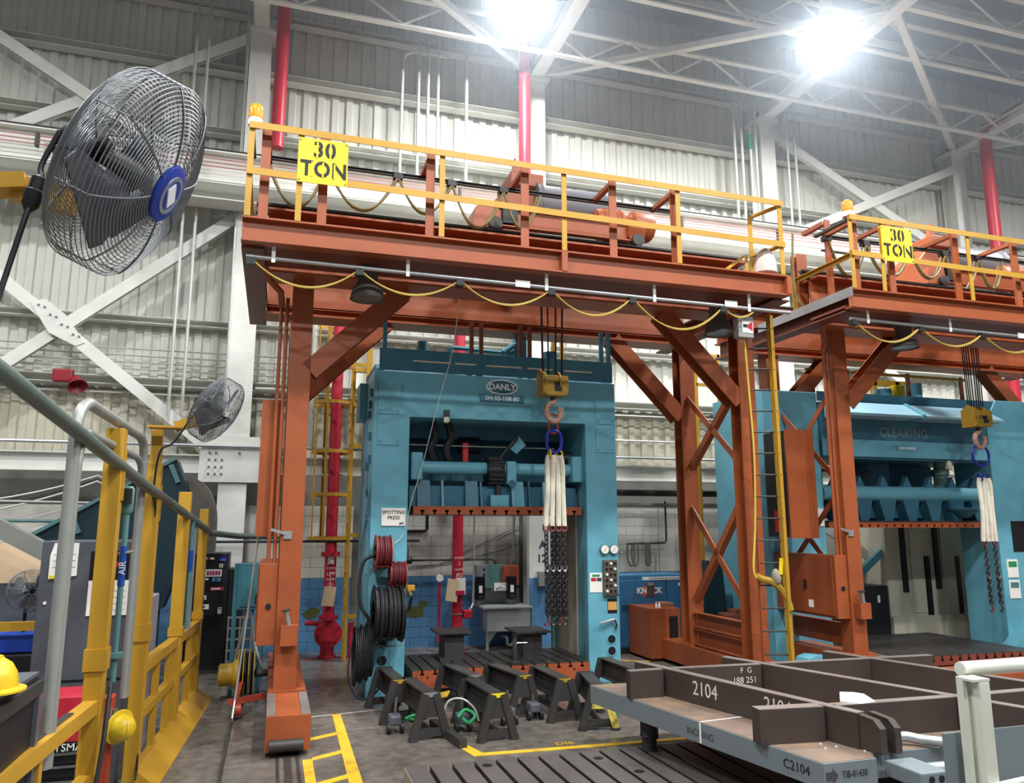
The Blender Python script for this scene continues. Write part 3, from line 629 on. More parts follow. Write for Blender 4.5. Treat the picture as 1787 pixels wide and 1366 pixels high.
# parts only the right gantry shows: grey top plate and tall stub post at its left end
def bw(name, mat, fn): return part(name, mat, B, fn)
def right_extras():
    m = MB().box(7.75, 8.28, 9.2, 9.22, 5.93, 6.0)
    B['_base'] = [8.75, 9.2, 0]
    part('end_plate', 'galv', B, lambda m: m.box(8.225, 8.235, 9.2, 11.6, 5.84, 5.99))
    part('stub_post', 'orange', B, lambda m: m.sec((8.52, 10.75, 5.92), (8.52, 10.75, 7.04), ibeam(.2, .18, .02, .016), up=(0, 1, 0)))
    part('loop_cable', 'cable_brown', B, lambda m: m.tube(smoothpath([(8.20, 10.45, 7.3), (8.17, 10.45, 6.8), (8.18, 10.45, 6.3), (8.26, 10.4, 6.02), (8.4, 10.3, 6.0)]), .02, 8))
    cb = part('tall_panel_box', 'orange', B, lambda m: m.box(8.22, 8.77, 11.0, 11.04, 2.20, 4.02))
    part('vent_side', 'black', cb, lambda m: m.box(8.222, 8.76, 11.04, 11.62, 2.22, 4.0))
    part('warning_plate', M('plate_red', (176, 36, 44), .5), cb, lambda m: m.box(8.216, 8.222, 11.12, 11.42, 2.30, 2.66))
    p5_ = part('end_post', 'orange', B, lambda m: m.sec((8.46, 9.95, 5.74), (8.46, 9.95, 7.36), tee(.11, .09, .016), up=(0, -1, 0)))
    part('end_arm', 'orange', p5_, lambda m: m.sec((8.46, 9.98, 7.33), (8.46, 10.5, 7.33), angle(.08, .07, .012)))
    part('side_post', 'yellow', B, lambda m: m.sec((8.28, 10.62, 5.95), (8.28, 10.62, 6.52), angle(.08, .07, .012), up=(0, 1, 0)))
right_extras()

# ------------------------------------------------------------------ hoist trolleys, hooks
def trolley(label):
    t = thing('hoist_trolley', label, 'hoist', (4.2, 11.2, 6.25), 'orange hoist trolleys')
    part('trolley_frame', 'orange', t, lambda m: m.sec((2.95, 10.35, 6.52), (5.25, 10.35, 6.52), chan(.12, .34, .02)))
    part('trolley_frame', 'orange', t, lambda m: m.sec((2.95, 12.2, 6.52), (5.25, 12.2, 6.52), chan(.12, .34, .02)))
    for x in (3.0, 5.2): part('cross_beam', 'orange', t, lambda m: m.sec((x, 10.35, 6.5), (x, 12.2, 6.5), rect(.18, .24)))
    part('bumper_box', 'orange', t, lambda m: m.prism([(2.56, 10.3, 6.30), (2.62, 10.3, 6.62), (2.95, 10.3, 6.70), (3.0, 10.3, 6.32)], (0, .5, 0)))
    d = part('rope_drum', M('drum_grey', (108, 108, 112), .5, .2), t, lambda m: m.lathe((3.72, 11.0, 7.06), (1, 0, 0), [(.36, 0), (.36, .06), (.32, .06)] + [(.32 + (.008 if i % 2 else 0), .08+i*.03) for i in range(38)] + [(.36, 1.24), (.36, 1.3)], 28), smooth=True)
    gb_ = part('gear_case', 'orange', t, lambda m: m.prism([(3.0, 10.9, 6.5), (3.05, 10.9, 7.0), (3.35, 10.9, 7.35), (3.75, 10.9, 7.3), (3.8, 10.9, 6.5)], (0, .7, 0)), bevel=.03)
    part('case_cap', 'orange', gb_, lambda m: m.box(3.3, 3.85, 10.8, 11.6, 7.28, 7.5), bevel=.02)
    part('case_fin', 'orange', gb_, lambda m: m.prism([(3.35, 10.9, 7.5), (3.4, 10.9, 7.78), (3.5, 10.9, 7.5)], (0, .1, 0)))
    mt = part('hoist_motor', 'orange', t, lambda m: m.lathe((4.6, 10.6, 6.72), (1, 0, 0), [(.12, 0), (.20, .02), (.22, .1), (.22, .45), (.17, .5), (.17, .62), (.24, .64), (.24, .95), (.20, 1.0), (.08, 1.02)], 20), smooth=True)
    for i in range(5): part('motor_fin', 'orange', mt, lambda m: m.lathe((4.72+i*.07, 10.6, 6.72), (1, 0, 0), [(.235, 0), (.235, .015)], 20))
    part('motor_foot', 'orange', mt, lambda m: m.box(4.7, 5.05, 10.45, 10.75, 6.32, 6.6))
    part('brake_housing', 'orange', t, lambda m: m.lathe((5.05, 10.5, 6.58), (1, 0, 0), [(.10, 0), (.2, .03), (.2, .3), (.15, .34), (.06, .36)], 8), smooth=False)
    part('control_box', 'black', t, lambda m: m.box(3.02, 3.25, 10.28, 10.4, 6.4, 6.7))
    for x in (2.9, 5.2):
        for y in (10.28, 12.25): part('wheel', 'dark_steel', t, lambda m: m.cyl((x, y-.05, 6.36), (x, y+.05, 6.36), .10, 16))
    return t
T1 = trolley('orange hoist trolley with grey rope drum on the left gantry'); T1.location.z += .41
T2 = clone(T1, (8.75-.25, .2, 0)); tag(T2, 'orange hoist trolley with grey rope drum on the right gantry', 'hoist', 'orange hoist trolleys')
def hook_block(label, x, y, z, side=0, rot=0):
    """z: centre of the block"""
    t = thing('hook_block', label, 'hook block', (x, y, z), 'yellow crane hook blocks')
    hw, hh, hd = .20, .165, .16
    b_ = part('block_body', 'yellow_dirty', t, lambda m: m.prism([(x-hw, y-hd, z-hh*.75), (x-hw+.05, y-hd, z-hh), (x+hw-.04, y-hd, z-hh), (x+hw, y-hd, z-hh*.75), (x+hw, y-hd, z+hh*.9), (x-hw, y-hd, z+hh*.9)], (0, 2*hd, 0)), bevel=.008)
    part('window', 'black', b_, lambda m: m.box(x-.03, x+.09, y-hd-.004, y-hd, z-.10, z+.04))
    for dx in (-.19, .05): part('cheek_plate', 'yellow_dirty', b_, lambda m: m.cyl((x+dx, y-.03, z+.06), (x+dx+.025, y-.03, z+.06), .165, 18))
    part('side_plate', 'yellow', b_, lambda m: m.prism([(x-hw-.015, y-hd, z-hh), (x-hw-.015, y+hd, z-hh), (x-hw-.015, y+hd, z+hh), (x-hw-.015, y, z+hh+.10), (x-hw-.015, y-hd, z+hh)], (.015, 0, 0)))
    for i, dx in enumerate((-.18, -.14, -.085, -.055, .03, .065, .125, .165)):
        part('wire_rope', 'rope', t, lambda m: m.cyl((x+dx*1.02, y-.04+(i % 2)*.08, z+hh*.6), (x+dx*1.25, y-.04+(i % 2)*.08, 6.72), .011, 6))
    part('shank', 'dark_steel', t, lambda m: m.cyl((x, y, z-hh-.07), (x, y, z-hh+.02), .045, 12))
    c = V(x+.01, y, z-.40)
    hk = [c + V(.02, 0, .20)] + [c + V(.115*math.sin(R(a)), 0, .145*math.cos(R(a))) for a in range(-10, -300, -22)]
    part('hook', M('hook_paint', (196, 156, 138), .5, .1, dirt=(110, 70, 56), dscale=8, damt=.7), t, lambda m: m.tube(smoothpath(hk, 3), .047, 10), smooth=True)
    part('safety_latch', 'galv', t, lambda m: m.sec(c + V(.09, 0, .13), c + V(.06, 0, .02), rect(.03, .01)))
    return t
H1 = hook_block('yellow hook block hanging before the left blue press', 4.08, 11.1, 4.55)
H2 = hook_block('yellow hook block lettered 30 TON before the right press', 12.78, 11.3, 4.42)
text('lettering', '30 TON', .10, (12.665, 11.134, 4.42), 'letter_black', H2, sx=.62, ext=.001)
def link(m, c, L, W, r, ax, n=14):
    c = Vector(c); ax = Vector(ax); pts = []
    for i in range(n):
        a = 2*math.pi*i/n; s, co = math.sin(a), math.cos(a)
        pts.append(c + ax*(W/2*s) + Vector((0, 0, 1))*((L-W)/2*(1 if co > 0 else -1) + W/2*co))
    m.tube(pts, r, 6, closed=True)
LINK = []
def link_mesh():
    for ax in ((1, 0, 0), (0, 1, 0)):
        m = MB(); link(m, (0, 0, 0), .092, .058, .0115, ax, 10); LINK.append(m)
link_mesh()
def chain(t, x, y, z0, z1, tilt=0):
    n = int((z0-z1)/.068); protos = []
    for i in range(n):
        z = z0 - .068*i
        if i < 2:
            o = LINK[i % 2].build('chain_link', 'chain', t); protos.append(o)
        else:
            o = protos[i % 2].copy(); COL.objects.link(o)
        o.location = V(x + tilt*i*.002, y, z) - V(*t['_base']); o.rotation_euler.z = R(25)
def rigging(x, y, zr, zs0, zs1, zc1, lab, ring='oval', nch=4):
    # master link set
    rg = thing('master_link', 'deep blue ' + ('round ring' if ring == 'round' else 'oblong link') + ' hanging on the ' + lab + ' crane hook', 'lifting ring', (x, y, zr))
    if ring == 'round':
        part('ring', 'blue_deep', rg, lambda m: m.tube([(x+.20*math.sin(2*math.pi*i/24), y, zr+.20*math.cos(2*math.pi*i/24)) for i in range(24)], .022, 8, closed=True), smooth=True)
    else:
        part('upper_link', 'red_paint', rg, lambda m: link(m, (x-.01, y, zr+.30), .30, .15, .016, (1, 0, 0)), smooth=True)
        part('oblong_link', 'blue_deep', rg, lambda m: link(m, (x, y, zr+.03), .34, .24, .026, (1, 0, 0), 20), smooth=True)
    for dx in (-.10, .10): part('shackle', 'yellow_dirty' if ring != 'round' else 'blue_deep', rg, lambda m: link(m, (x+dx*.8, y, zs0+.06), .14, .10, .018, (1, 0, 0) if dx > 0 else (0, 1, 0)), smooth=True)
    g = 'white slings on the ' + lab + ' hook'
    offs = [-.12, -.035, .05, .125]
    nm4 = ['leftmost', 'second', 'third', 'rightmost']
    for k, dx in enumerate(offs):
        def fn(m):
            pts = [(x+dx*.75, y-.02*(k % 2), zs0+.05), (x+dx*.95, y-.03*(k % 2), zs0-.1), (x+dx*1.05, y-.03+.02*(k % 2), (zs0+zs1)/2), (x+dx*1.2, y, zs1+.1), (x+dx*1.2, y, zs1)]
            m.tube(smoothpath(pts, 4), .042, 8)
        one('round_sling', nm4[k] + ' of the four white lifting slings on the ' + lab + ' hook', 'sling', 'sling', fn, group=g, smooth=True)
    for k, dx in enumerate(offs[:nch] if nch == 4 else (-.10, .10)):
        ch = thing('lifting_chain', (nm4[k] if nch == 4 else ('left', 'right')[k]) + ' steel lifting chain under the white slings of the ' + lab + ' hook', 'chain', (x+dx*1.15, y, zc1), 'chains on the ' + lab + ' hook')
        part('chain_coupling', M('coupling_red', (112, 44, 42), .5), ch, lambda m: link(m, (x+dx*1.2, y, zs1-.02), .12, .08, .016, (1, 0, 0)), smooth=True)
        chain(ch, x+dx*1.15, y, zs1-.1, zc1+.05, 0)
        chain(ch, x+dx*1.15+.04, y+.03, zs1-.62, zc1+.0, 0)
        part('grab_hook', 'chrome', ch, lambda m: m.tube([(x+dx*1.15+.03*math.sin(R(a)), y-.02, zs1-.62+.045*math.cos(R(a))) for a in range(0, 300, 30)], .013, 6))
        part('end_hook', 'coupling_red' if k % 2 == 0 else 'chain', ch, lambda m: m.tube([(x+dx*1.15+.035*math.sin(R(a)), y, zc1+.045*math.cos(R(a))) for a in range(0, 280, 28)], .016, 6))
rigging(4.09, 11.1, 3.66, 3.42, 2.40, 1.0, 'left')
rigging(12.77, 11.3, 3.72, 3.24, 2.12, .90, 'right', 'round', 2)
# ------------------------------------------------------------------ left press
def tslot_profile(x0, x1, z0, z1, xs, w=.028, d=.07, tw=.06, td=.03):
    """outline in (x, z) of a slotted plate, slots open at the top"""
    pts = [(x0, z0), (x1, z0), (x1, z1)]
    for x in sorted(xs, reverse=True):
        pts += [(x+w/2, z1), (x+w/2, z1-d+td), (x+tw/2, z1-d+td), (x+tw/2, z1-d), (x-tw/2, z1-d), (x-tw/2, z1-d+td), (x-w/2, z1-d+td), (x-w/2, z1)]
    return pts + [(x0, z1)]
def flip(pts, z0, z1): return [(x, z0+z1-z) for x, z in pts]
D = thing('stamping_press', 'large blue press with oval nameplate standing under the left gantry', 'press', (3.35, 11.55, 0))
cr_ = part('press_frame', 'press_blue', D, lambda m: m.prism([(1.37, 11.55, 0), (1.92, 11.55, 0), (1.92, 11.55, 4.04), (4.80, 11.55, 4.04), (4.80, 11.55, 0), (5.34, 11.55, 0), (5.34, 11.55, 4.74), (1.37, 11.55, 4.74)], (0, 1.5, 0)), bevel=.012)
part('crown_cap', 'press_blue_dark', D, lambda m: m.prism([(1.40, 11.58, 4.735), (1.40, 11.80, 4.88), (1.40, 13.03, 4.88), (1.40, 13.03, 4.735)], (3.91, 0, 0)))
# nameplates
op = part('oval_nameplate', 'letter_silver', cr_, lambda m: m.prism([(3.38+.26*math.cos(2*math.pi*i/40), 11.548, 4.575+.125*math.sin(2*math.pi*i/40)) for i in range(40)], (0, -.02, 0)))
part('oval_inlay', 'press_blue_dark', op, lambda m: m.prism([(3.38+.235*math.cos(2*math.pi*i/40), 11.528, 4.575+.102*math.sin(2*math.pi*i/40)) for i in range(40)], (0, -.003, 0)))
text('lettering', 'DANLY', .135, (3.38, 11.523, 4.572), 'letter_silver', cr_, bold=.004)
np_ = part('model_plate', 'press_blue_dark', cr_, lambda m: m.box(3.02, 3.745, 11.52, 11.548, 4.335, 4.445), bevel=.004)
text('lettering', 'SH-SS-108-80', .098, (3.38, 11.518, 4.387), 'letter_silver', cr_, sp=1.04)
# platform on top
tb = part('toe_board', 'press_blue_dark', D, lambda m: m.box(1.44, 5.31, 11.57, 11.60, 4.76, 5.10))  # dark board reaches down over the crown cap, standing in for its shade
for x0, x1 in ((1.95, 2.55), (2.62, 2.95), (3.12, 3.72), (3.82, 4.25), (4.45, 4.95)): part('painted_light_slit', 'cream', tb, lambda m: m.box(x0, x1, 11.566, 11.57, 4.915-.004*x0, 4.94-.004*x0))  # pale strips painting the light that shows through gaps in the board
for x in (1.52, 2.9, 3.06, 3.72, 3.88, 5.15, 5.28): part('platform_post', 'orange_dark' if 2 < x < 5 else 'press_blue_dark', D, lambda m: m.box(x-.03, x+.03, 11.62, 11.68, 4.86, 5.62))
part('top_cylinder', 'press_blue', D, lambda m: m.cyl((2.28, 12.6, 4.9), (2.28, 12.6, 5.48), .09, 16), smooth=True)
part('top_cylinder', 'press_blue', D, lambda m: m.cyl((4.58, 12.6, 4.9), (4.58, 12.6, 5.45), .12, 16), smooth=True)
part('top_pipe', 'press_blue', D, lambda m: m.tube([(2.75, 12.6, 4.9), (2.75, 12.6, 5.40), (2.85, 12.6, 5.42), (3.85, 12.6, 5.38), (3.95, 12.6, 5.44)], .04, 8), smooth=True)
part('top_valve', 'press_blue', D, lambda m: m.box(3.9, 4.12, 12.5, 12.72, 4.9, 5.66), bevel=.03)
part('top_pipe', 'press_blue', D, lambda m: m.tube([(3.98, 12.55, 5.6), (3.70, 12.55, 5.38)], .05, 8))
# front cover plates on the uprights
for x0, x1, z0, z1 in ((1.43, 1.77, 4.07, 4.57), (1.43, 1.77, 3.60, 4.05), (4.98, 5.31, 4.05, 4.43), (4.98, 5.31, 3.58, 4.03)):
    pl_ = part('cover_plate', 'press_blue', D, lambda m: m.box(x0, x1, 11.535, 11.55, z0, z1), bevel=.003)
    for xx in (x0+.04, x1-.04): part('bolt', 'press_blue_dark', pl_, lambda m: m.cyl((xx, 11.535, z0+.05), (xx, 11.527, z0+.05), .012, 6))
# left side face: doors, handles
for y0, y1, z0, z1 in ((11.75, 12.15, 2.55, 3.1), (12.2, 12.95, 2.1, 3.0), (11.7, 12.0, 1.7, 2.45), (12.3, 12.95, 3.3, 4.0)):
    sd = part('side_door', 'press_blue', D, lambda m: m.box(1.352, 1.37, y0, y1, z0, z1), bevel=.003)
for y, z in ((11.75, 4.42), (11.85, 4.25), (11.95, 4.10), (11.8, 3.75), (11.75, 3.4), (12.0, 3.3), (11.9, 2.9), (11.85, 2.42)):
    part('side_handle', 'press_blue_dark', D, lambda m: m.box(1.33, 1.37, y-.03, y+.03, z-.06, z+.06))
part('side_box', 'press_blue', D, lambda m: m.box(1.25, 1.37, 12.5, 12.95, 4.1, 4.7), bevel=.01)
# interior
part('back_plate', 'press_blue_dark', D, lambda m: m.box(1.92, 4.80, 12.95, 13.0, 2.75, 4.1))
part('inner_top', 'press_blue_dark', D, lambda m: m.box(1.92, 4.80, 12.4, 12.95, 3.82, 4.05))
sh = part('drive_shaft', 'press_blue', D, lambda m: m.lathe((2.16, 11.85, 3.30), (1, 0, 0), [(.10, 0), (.10, 1.1), (.088, 1.12), (.088, 1.5), (.10, 1.5), (.10, 2.52)], 18), smooth=True)
gr = part('shaft_gear', 'black', D, lambda m: m.lathe((3.20, 11.85, 3.26), (1, 0, 0), [(.13, 0), (.20, .01), (.215, .08), (.215, .20), (.20, .27), (.13, .28)], 20))
for k in range(9):
    a = R(100+k*20)
    part('gear_tooth', 'black', gr, lambda m: m.box(3.22, 3.46, 11.85+.215*math.cos(a)-.015, 11.85+.215*math.cos(a)+.015, 3.26+.215*math.sin(a)-.015, 3.26+.215*math.sin(a)+.015))
for x in (1.98, 4.62): part('bearing_block', 'press_blue', D, lambda m: m.box(x, x+.18, 11.68, 12.1, 3.10, 3.52), bevel=.02)
part('clutch_box', 'press_blue', D, lambda m: m.box(3.52, 3.68, 11.72, 12.0, 3.05, 3.42), bevel=.02)
part('clutch_hub', 'press_blue_dark', D, lambda m: m.cyl((3.60, 11.7, 3.06), (3.60, 11.72, 3.06), .06, 14))
part('slant_arm', 'black', D, lambda m: m.tube([(3.72, 11.8, 3.82), (3.45, 11.8, 3.5), (3.38, 11.8, 3.38)], .03, 8))
part('slant_plate', 'press_blue', D, lambda m: m.prism([(3.58, 11.85, 3.66), (3.75, 11.85, 3.84), (3.88, 11.85, 3.70), (3.72, 11.85, 3.55)], (0, .06, 0)))
part('motor', 'black', D, lambda m: m.lathe((2.85, 12.4, 3.72), (1, 0, 0), [(.05, 0), (.14, .03), (.14, .38), (.05, .42)], 14), smooth=True)
part('motor', 'black', D, lambda m: m.lathe((4.35, 12.0, 3.50), (1, 0, 0), [(.05, 0), (.13, .03), (.13, .35), (.05, .38)], 14), smooth=True)
for x in (2.35, 2.6): part('chain_bundle', 'rubber', D, lambda m: m.tube(smoothpath([(x, 11.95, 4.02), (x+.05, 11.95, 3.8), (x-.02, 11.95, 3.6), (x+.03, 11.95, 3.42)]), .06, 8), smooth=True)
part('red_valve', 'red', D, lambda m: m.box(2.86, 2.96, 12.0, 12.1, 3.4, 3.72), bevel=.02)
part('air_pipe', 'pipe_grey', D, lambda m: m.cyl((1.95, 11.95, 3.66), (4.4, 11.95, 3.66), .010, 6))
part('edge_lamp', M('lamp_clear', (214, 208, 176), .3), D, lambda m: m.lathe((2.48, 11.5, 4.06), (0, 0, -1), [(.03, 0), (.05, .04), (.04, .09), (.02, .1)], 12), smooth=True)
part('lamp_socket', 'dark_steel', D, lambda m: m.box(2.44, 2.52, 11.46, 11.54, 4.06, 4.16))
# slide
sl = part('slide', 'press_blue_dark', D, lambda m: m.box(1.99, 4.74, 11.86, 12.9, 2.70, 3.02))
part('slide_deck', 'press_blue_dark', sl, lambda m: m.box(2.0, 4.72, 12.2, 12.9, 3.02, 3.12))
for i, x in enumerate((2.1, 2.48, 2.86, 3.1, 3.62, 3.9, 4.15, 4.5)):
    part('slide_rib', 'press_blue' if i in (1, 4, 6) else 'press_blue_dark', sl, lambda m: m.prism([(x, 11.75, 2.70), (x, 11.86, 2.70), (x, 11.86, 3.1), (x, 11.83, 3.1)], (.03 if i % 2 else .20, 0, 0)))
part('connecting_rod', 'dark_steel', sl, lambda m: m.cyl((3.40, 11.82, 2.8), (3.40, 11.82, 3.06), .05, 12))
part('rod_block', 'press_blue', sl, lambda m: m.box(3.25, 3.55, 11.72, 11.86, 2.70, 2.88), bevel=.01)
sxs = [2.16+.19*i for i in range(14)]
prof = flip(tslot_profile(2.02, 4.76, 2.575, 2.70, sxs, .03, .07, .062, .03), 2.575, 2.70)
spl = part('slide_plate', 'bolster_top', sl, lambda m: m.prism([(x, 11.67, z) for x, z in prof], (0, 1.25, 0)))
part('plate_face', 'slide_orange', spl, lambda m: m.prism([(x, 11.655, z) for x, z in prof], (0, .014, 0)))
# bed and rolling bolster
part('bed', 'dark_steel', D, lambda m: m.box(1.92, 4.80, 11.5, 13.0, 0, .10))
bxs = [2.16+.19*i for i in range(14)]
bo = part('bolster', 'dark_steel', D, lambda m: m.prism([(x, 11.435, z) for x, z in tslot_profile(2.02, 4.76, .10, .354, bxs)], (0, 1.4, 0)))
part('bolster_face', 'slide_orange', bo, lambda m: m.prism([(x, 11.42, z) for x, z in tslot_profile(2.02, 4.76, .10, .354, bxs)], (0, .014, 0)))
ed = [2.02] + bxs + [4.76]
for i in range(len(ed)-1):
    part('bolster_land', 'bolster_top', bo, lambda m: m.box(ed[i]+(.014 if i else 0), ed[i+1]-(.014 if i < len(ed)-2 else 0), 11.42, 12.84, .354, .36))
for x in (2.24, 3.1, 3.95, 4.5): part('bolster_hole', 'black', bo, lambda m: m.cyl((x, 11.421, .26), (x, 11.413, .26), .014, 10))
part('guide_panel', 'beige', D, lambda m: m.box(4.775, 4.80, 11.98, 12.75, .36, 2.9))
part('guide_strip', 'press_green', D, lambda m: m.box(4.77, 4.80, 12.78, 12.95, .36, 2.9))
part('rear_edge', 'press_green', D, lambda m: m.box(4.72, 4.80, 12.98, 13.05, 0, 2.9))
# controls on right upright
for x in (5.085, 5.245):
    g_ = part('gauge', 'press_green', D, lambda m: m.cyl((x, 11.55, 2.035), (x, 11.50, 2.035), .078, 22), smooth=True)
    part('gauge_face', 'paper', g_, lambda m: m.cyl((x, 11.501, 2.035), (x, 11.497, 2.035), .066, 22))
    part('needle', 'red', g_, lambda m: m.sec((x-.02, 11.495, 2.0), (x+.02, 11.495, 2.06), rect(.008, .003)))
bp_ = part('button_panel', M('panel_brown', (104, 92, 80), .5, .2), D, lambda m: m.box(5.055, 5.295, 11.50, 11.55, 1.32, 1.87), bevel=.006)
part('panel_rim', 'dark_steel', bp_, lambda m: m.prism([(5.045, 11.51, 1.31), (5.305, 11.51, 1.31), (5.305, 11.51, 1.34), (5.045, 11.51, 1.34)], (0, -.02, 0)))
for i in range(3):
    for j in range(6): part('push_button', 'black' if (i+j) % 3 else 'paper', bp_, lambda m: m.cyl((5.105+i*.07, 11.50, 1.39+j*.085), (5.105+i*.07, 11.475, 1.39+j*.085), .02, 10))
cd_ = part('instruction_card', 'paper', D, lambda m: m.box(4.83, 5.045, 11.54, 11.55, 1.37, 1.67))
part('card_header', 'green', cd_, lambda m: m.box(4.87, 5.0, 11.538, 11.54, 1.61, 1.645))
part('card_block', 'red', cd_, lambda m: m.box(4.85, 4.94, 11.538, 11.54, 1.54, 1.595))
part('card_block', 'letter_dark', cd_, lambda m: m.box(4.95, 5.03, 11.538, 11.54, 1.54, 1.595))
tg = part('warning_decal', 'black', D, lambda m: m.box(5.13, 5.29, 11.543, 11.55, 1.045, 1.265))
part('decal_centre', M('decal_tan', (208, 160, 84), .5), tg, lambda m: m.box(5.135, 5.285, 11.54, 11.543, 1.095, 1.22))
lv = part('lever', 'chrome', D, lambda m: m.cyl((4.96, 11.46, .905), (5.22, 11.50, .95), .02, 10))
part('lever_arm', 'dark_steel', lv, lambda m: m.tube([(5.22, 11.5, .95), (5.26, 11.5, .88), (5.25, 11.52, .80)], .014, 6))
for z in (.65, .475):
    hl = part('access_ring', 'press_blue', D, lambda m: m.lathe((5.185, 11.55, z), (0, -1, 0), [(.085, 0), (.085, .01), (.065, .012), (.065, 0)], 24), smooth=True)
    part('access_hole', 'black', hl, lambda m: m.cyl((5.185, 11.549, z), (5.185, 11.541, z), .062, 22))
part('access_hole', 'black', D, lambda m: m.cyl((1.60, 11.549, .50), (1.60, 11.541, .50), .065, 22))
part('access_hole', 'black', D, lambda m: m.cyl((1.60, 11.549, .73), (1.60, 11.541, .73), .06, 22))
# sign on left upright
sgn = one('press_sign', 'white sign reading SPOTTING PRESS #4 on the left blue upright', 'sign', 'paper', lambda m: m.box(1.53, 1.885, 11.53, 11.549, 2.405, 2.665))
text('lettering', 'SPOTTING', .072, (1.708, 11.528, 2.60), 'letter_black', sgn, ext=.001, bold=.001)
text('lettering', 'PRESS', .072, (1.708, 11.528, 2.52), 'letter_black', sgn, ext=.001, bold=.001)
text('lettering', '#4', .06, (1.825, 11.528, 2.44), 'letter_black', sgn, ext=.001, bold=.001)
one('pull_rope', 'thin pale cord slanting across the left press front past its sign', 'cord', 'conduit', lambda m: m.tube(smoothpath([(2.62, 11.3, 5.9), (2.5, 11.3, 5.0), (2.3, 11.35, 4.2), (2.1, 11.4, 3.3), (1.95, 11.45, 2.75), (1.86, 11.5, 2.3), (1.72, 11.46, 2.15)]), .007, 6))
# hose reels
def reel(label, x0, x1, z, Rr, hose, flange, y=11.28, nh=6, hr=.018):
    t = thing('hose_reel', label, 'hose reel', ((x0+x1)/2, y, z), 'hose reels on the left press upright')
    for x in (x0, x1-.012): part('flange', flange, t, lambda m: m.lathe((x, y, z), (1, 0, 0), [(Rr, 0), (Rr, .012), (.04, .012), (.04, 0)], 26, closed=True), smooth=True)
    part('drum', flange, t, lambda m: m.cyl((x0, y, z), (x1, y, z), Rr*.45, 18))
    n = nh
    for i in range(n):
        xx = x0+.025+(x1-x0-.05)*i/(n-1)
        rr = Rr*(.86 + .05*math.sin(i*2.3))
        part('hose_turn', hose, t, lambda m: m.tube([(xx, y+rr*math.cos(2*math.pi*k/28), z+rr*math.sin(2*math.pi*k/28)) for k in range(28)], (x1-x0-.04)/n*.56, 8, closed=True), smooth=True)
    br = part('bracket', flange, t, lambda m: m.prism([(x1+.004, y-Rr*.5, z-Rr*.75), (x1+.004, 11.55, z-Rr*.75), (x1+.004, 11.55, z+Rr*.2), (x1+.004, y, z+.05)], (.012, 0, 0)))
    part('bracket', flange, t, lambda m: m.box(x0, x1+.016, y-Rr*.55, 11.55, z-Rr*.8, z-Rr*.75))
    return t
reel('red hose reel topmost on the left press upright', 1.42, 1.64, 2.03, .25, M('hose_dark_red', (96, 34, 42), .5), 'red_paint')
reel('smaller red hose reel second from top on left press upright', 1.63, 1.86, 1.72, .19, M('hose_dark_red', (96, 34, 42), .5), 'red_paint')
rl = reel('large black cable reel lowest on the left press upright', 1.40, 1.80, 1.20, .39, 'rubber', 'black', y=11.12, nh=7)
part('crank_handle', 'black', rl, lambda m: m.tube([(1.81, 11.12, 1.2), (1.90, 11.1, 1.25), (1.93, 11.08, 1.42)], .02, 8))
part('outlet_box', 'yellow', rl, lambda m: m.box(1.86, 1.97, 11.08, 11.14, 1.50, 1.58), bevel=.01)
part('hanger_tube', 'pipe_grey', rl, lambda m: m.tube([(1.40, 11.3, .78), (1.60, 11.25, .73), (1.83, 11.3, .75), (1.83, 11.4, 1.1)], .014, 8))
hc = thing('hose_coil', 'coiled dark hose hung low on the side of left blue press', 'hose', (1.30, 11.6, .6))
for k in range(9):
    rx = .16+.012*math.sin(k*1.7); rz = .36+.03*math.cos(k*2.1)
    part('hose_turn', 'rubber', hc, lambda m: m.tube([(1.30-.12+.028*k, 11.30+rx*1.6*math.cos(2*math.pi*i/26), .62+.01*k+rz*math.sin(2*math.pi*i/26)) for i in range(26)], .015, 6, closed=True))
part('hose_tail', 'rubber', hc, lambda m: m.tube(smoothpath([(1.16, 11.3, .9), (1.08, 11.1, .45), (1.16, 11.05, .18), (1.3, 11.0, .1), (1.5, 11.0, .25), (1.52, 11.2, .6)]), .013, 6))
part('hose_hook', 'dark_steel', hc, lambda m: m.box(1.2, 1.37, 11.58, 11.62, .92, .96))
one('drop_hose', 'thick black hose looping down beside the press hose reels', 'hose', 'rubber', lambda m: m.tube(smoothpath([(1.42, 11.4, 1.98), (1.28, 11.4, 1.9), (1.22, 11.35, 1.6), (1.24, 11.3, 1.3), (1.36, 11.25, 1.1), (1.40, 11.25, .8)]), .024, 8))
one('air_gun', 'yellow handled air nozzle hanging by the smaller red reel', 'air nozzle', 'yellow', lambda m: m.tube([(1.86, 11.3, 1.56), (1.92, 11.3, 1.48), (1.95, 11.3, 1.42)], .022, 8))
# steel blocks on the bolster
def blockbeam(label, x, y, w=.42, l=.42, h=.5):
    t = thing('steel_block', label, 'steel block', (x, y, .362), 'dark beam stubs on the left press bolster')
    part('beam_stub', 'dark_steel', t, lambda m: m.sec((x, y-l/2, .362+h/2), (x, y+l/2, .362+h/2), ibeam(w, h, .04, .30)))
    part('top_plate', 'dark_steel', t, lambda m: m.box(x-w/2-.06, x+w/2+.04, y-l/2-.10, y+l/2+.10, .362+h, .39+h))
    return t
blockbeam('dark steel beam stub standing left on the press bolster', 2.78, 12.3, .44, .44, .40)
b2_ = blockbeam('dark steel beam stub with overhanging top plate right on press bolster', 3.92, 11.9, .46, .46, .42)
sj = thing('screw_jack', 'slim dark screw jack before the right beam stub on the bolster', 'jack', (3.60, 11.56, .362))
part('jack_base', 'dark_steel', sj, lambda m: m.lathe((3.60, 11.56, .362), (0, 0, 1), [(.09, 0), (.09, .02), (.045, .04), (.04, .3), (.03, .32), (.03, .40), (.045, .41)], 14), smooth=True)
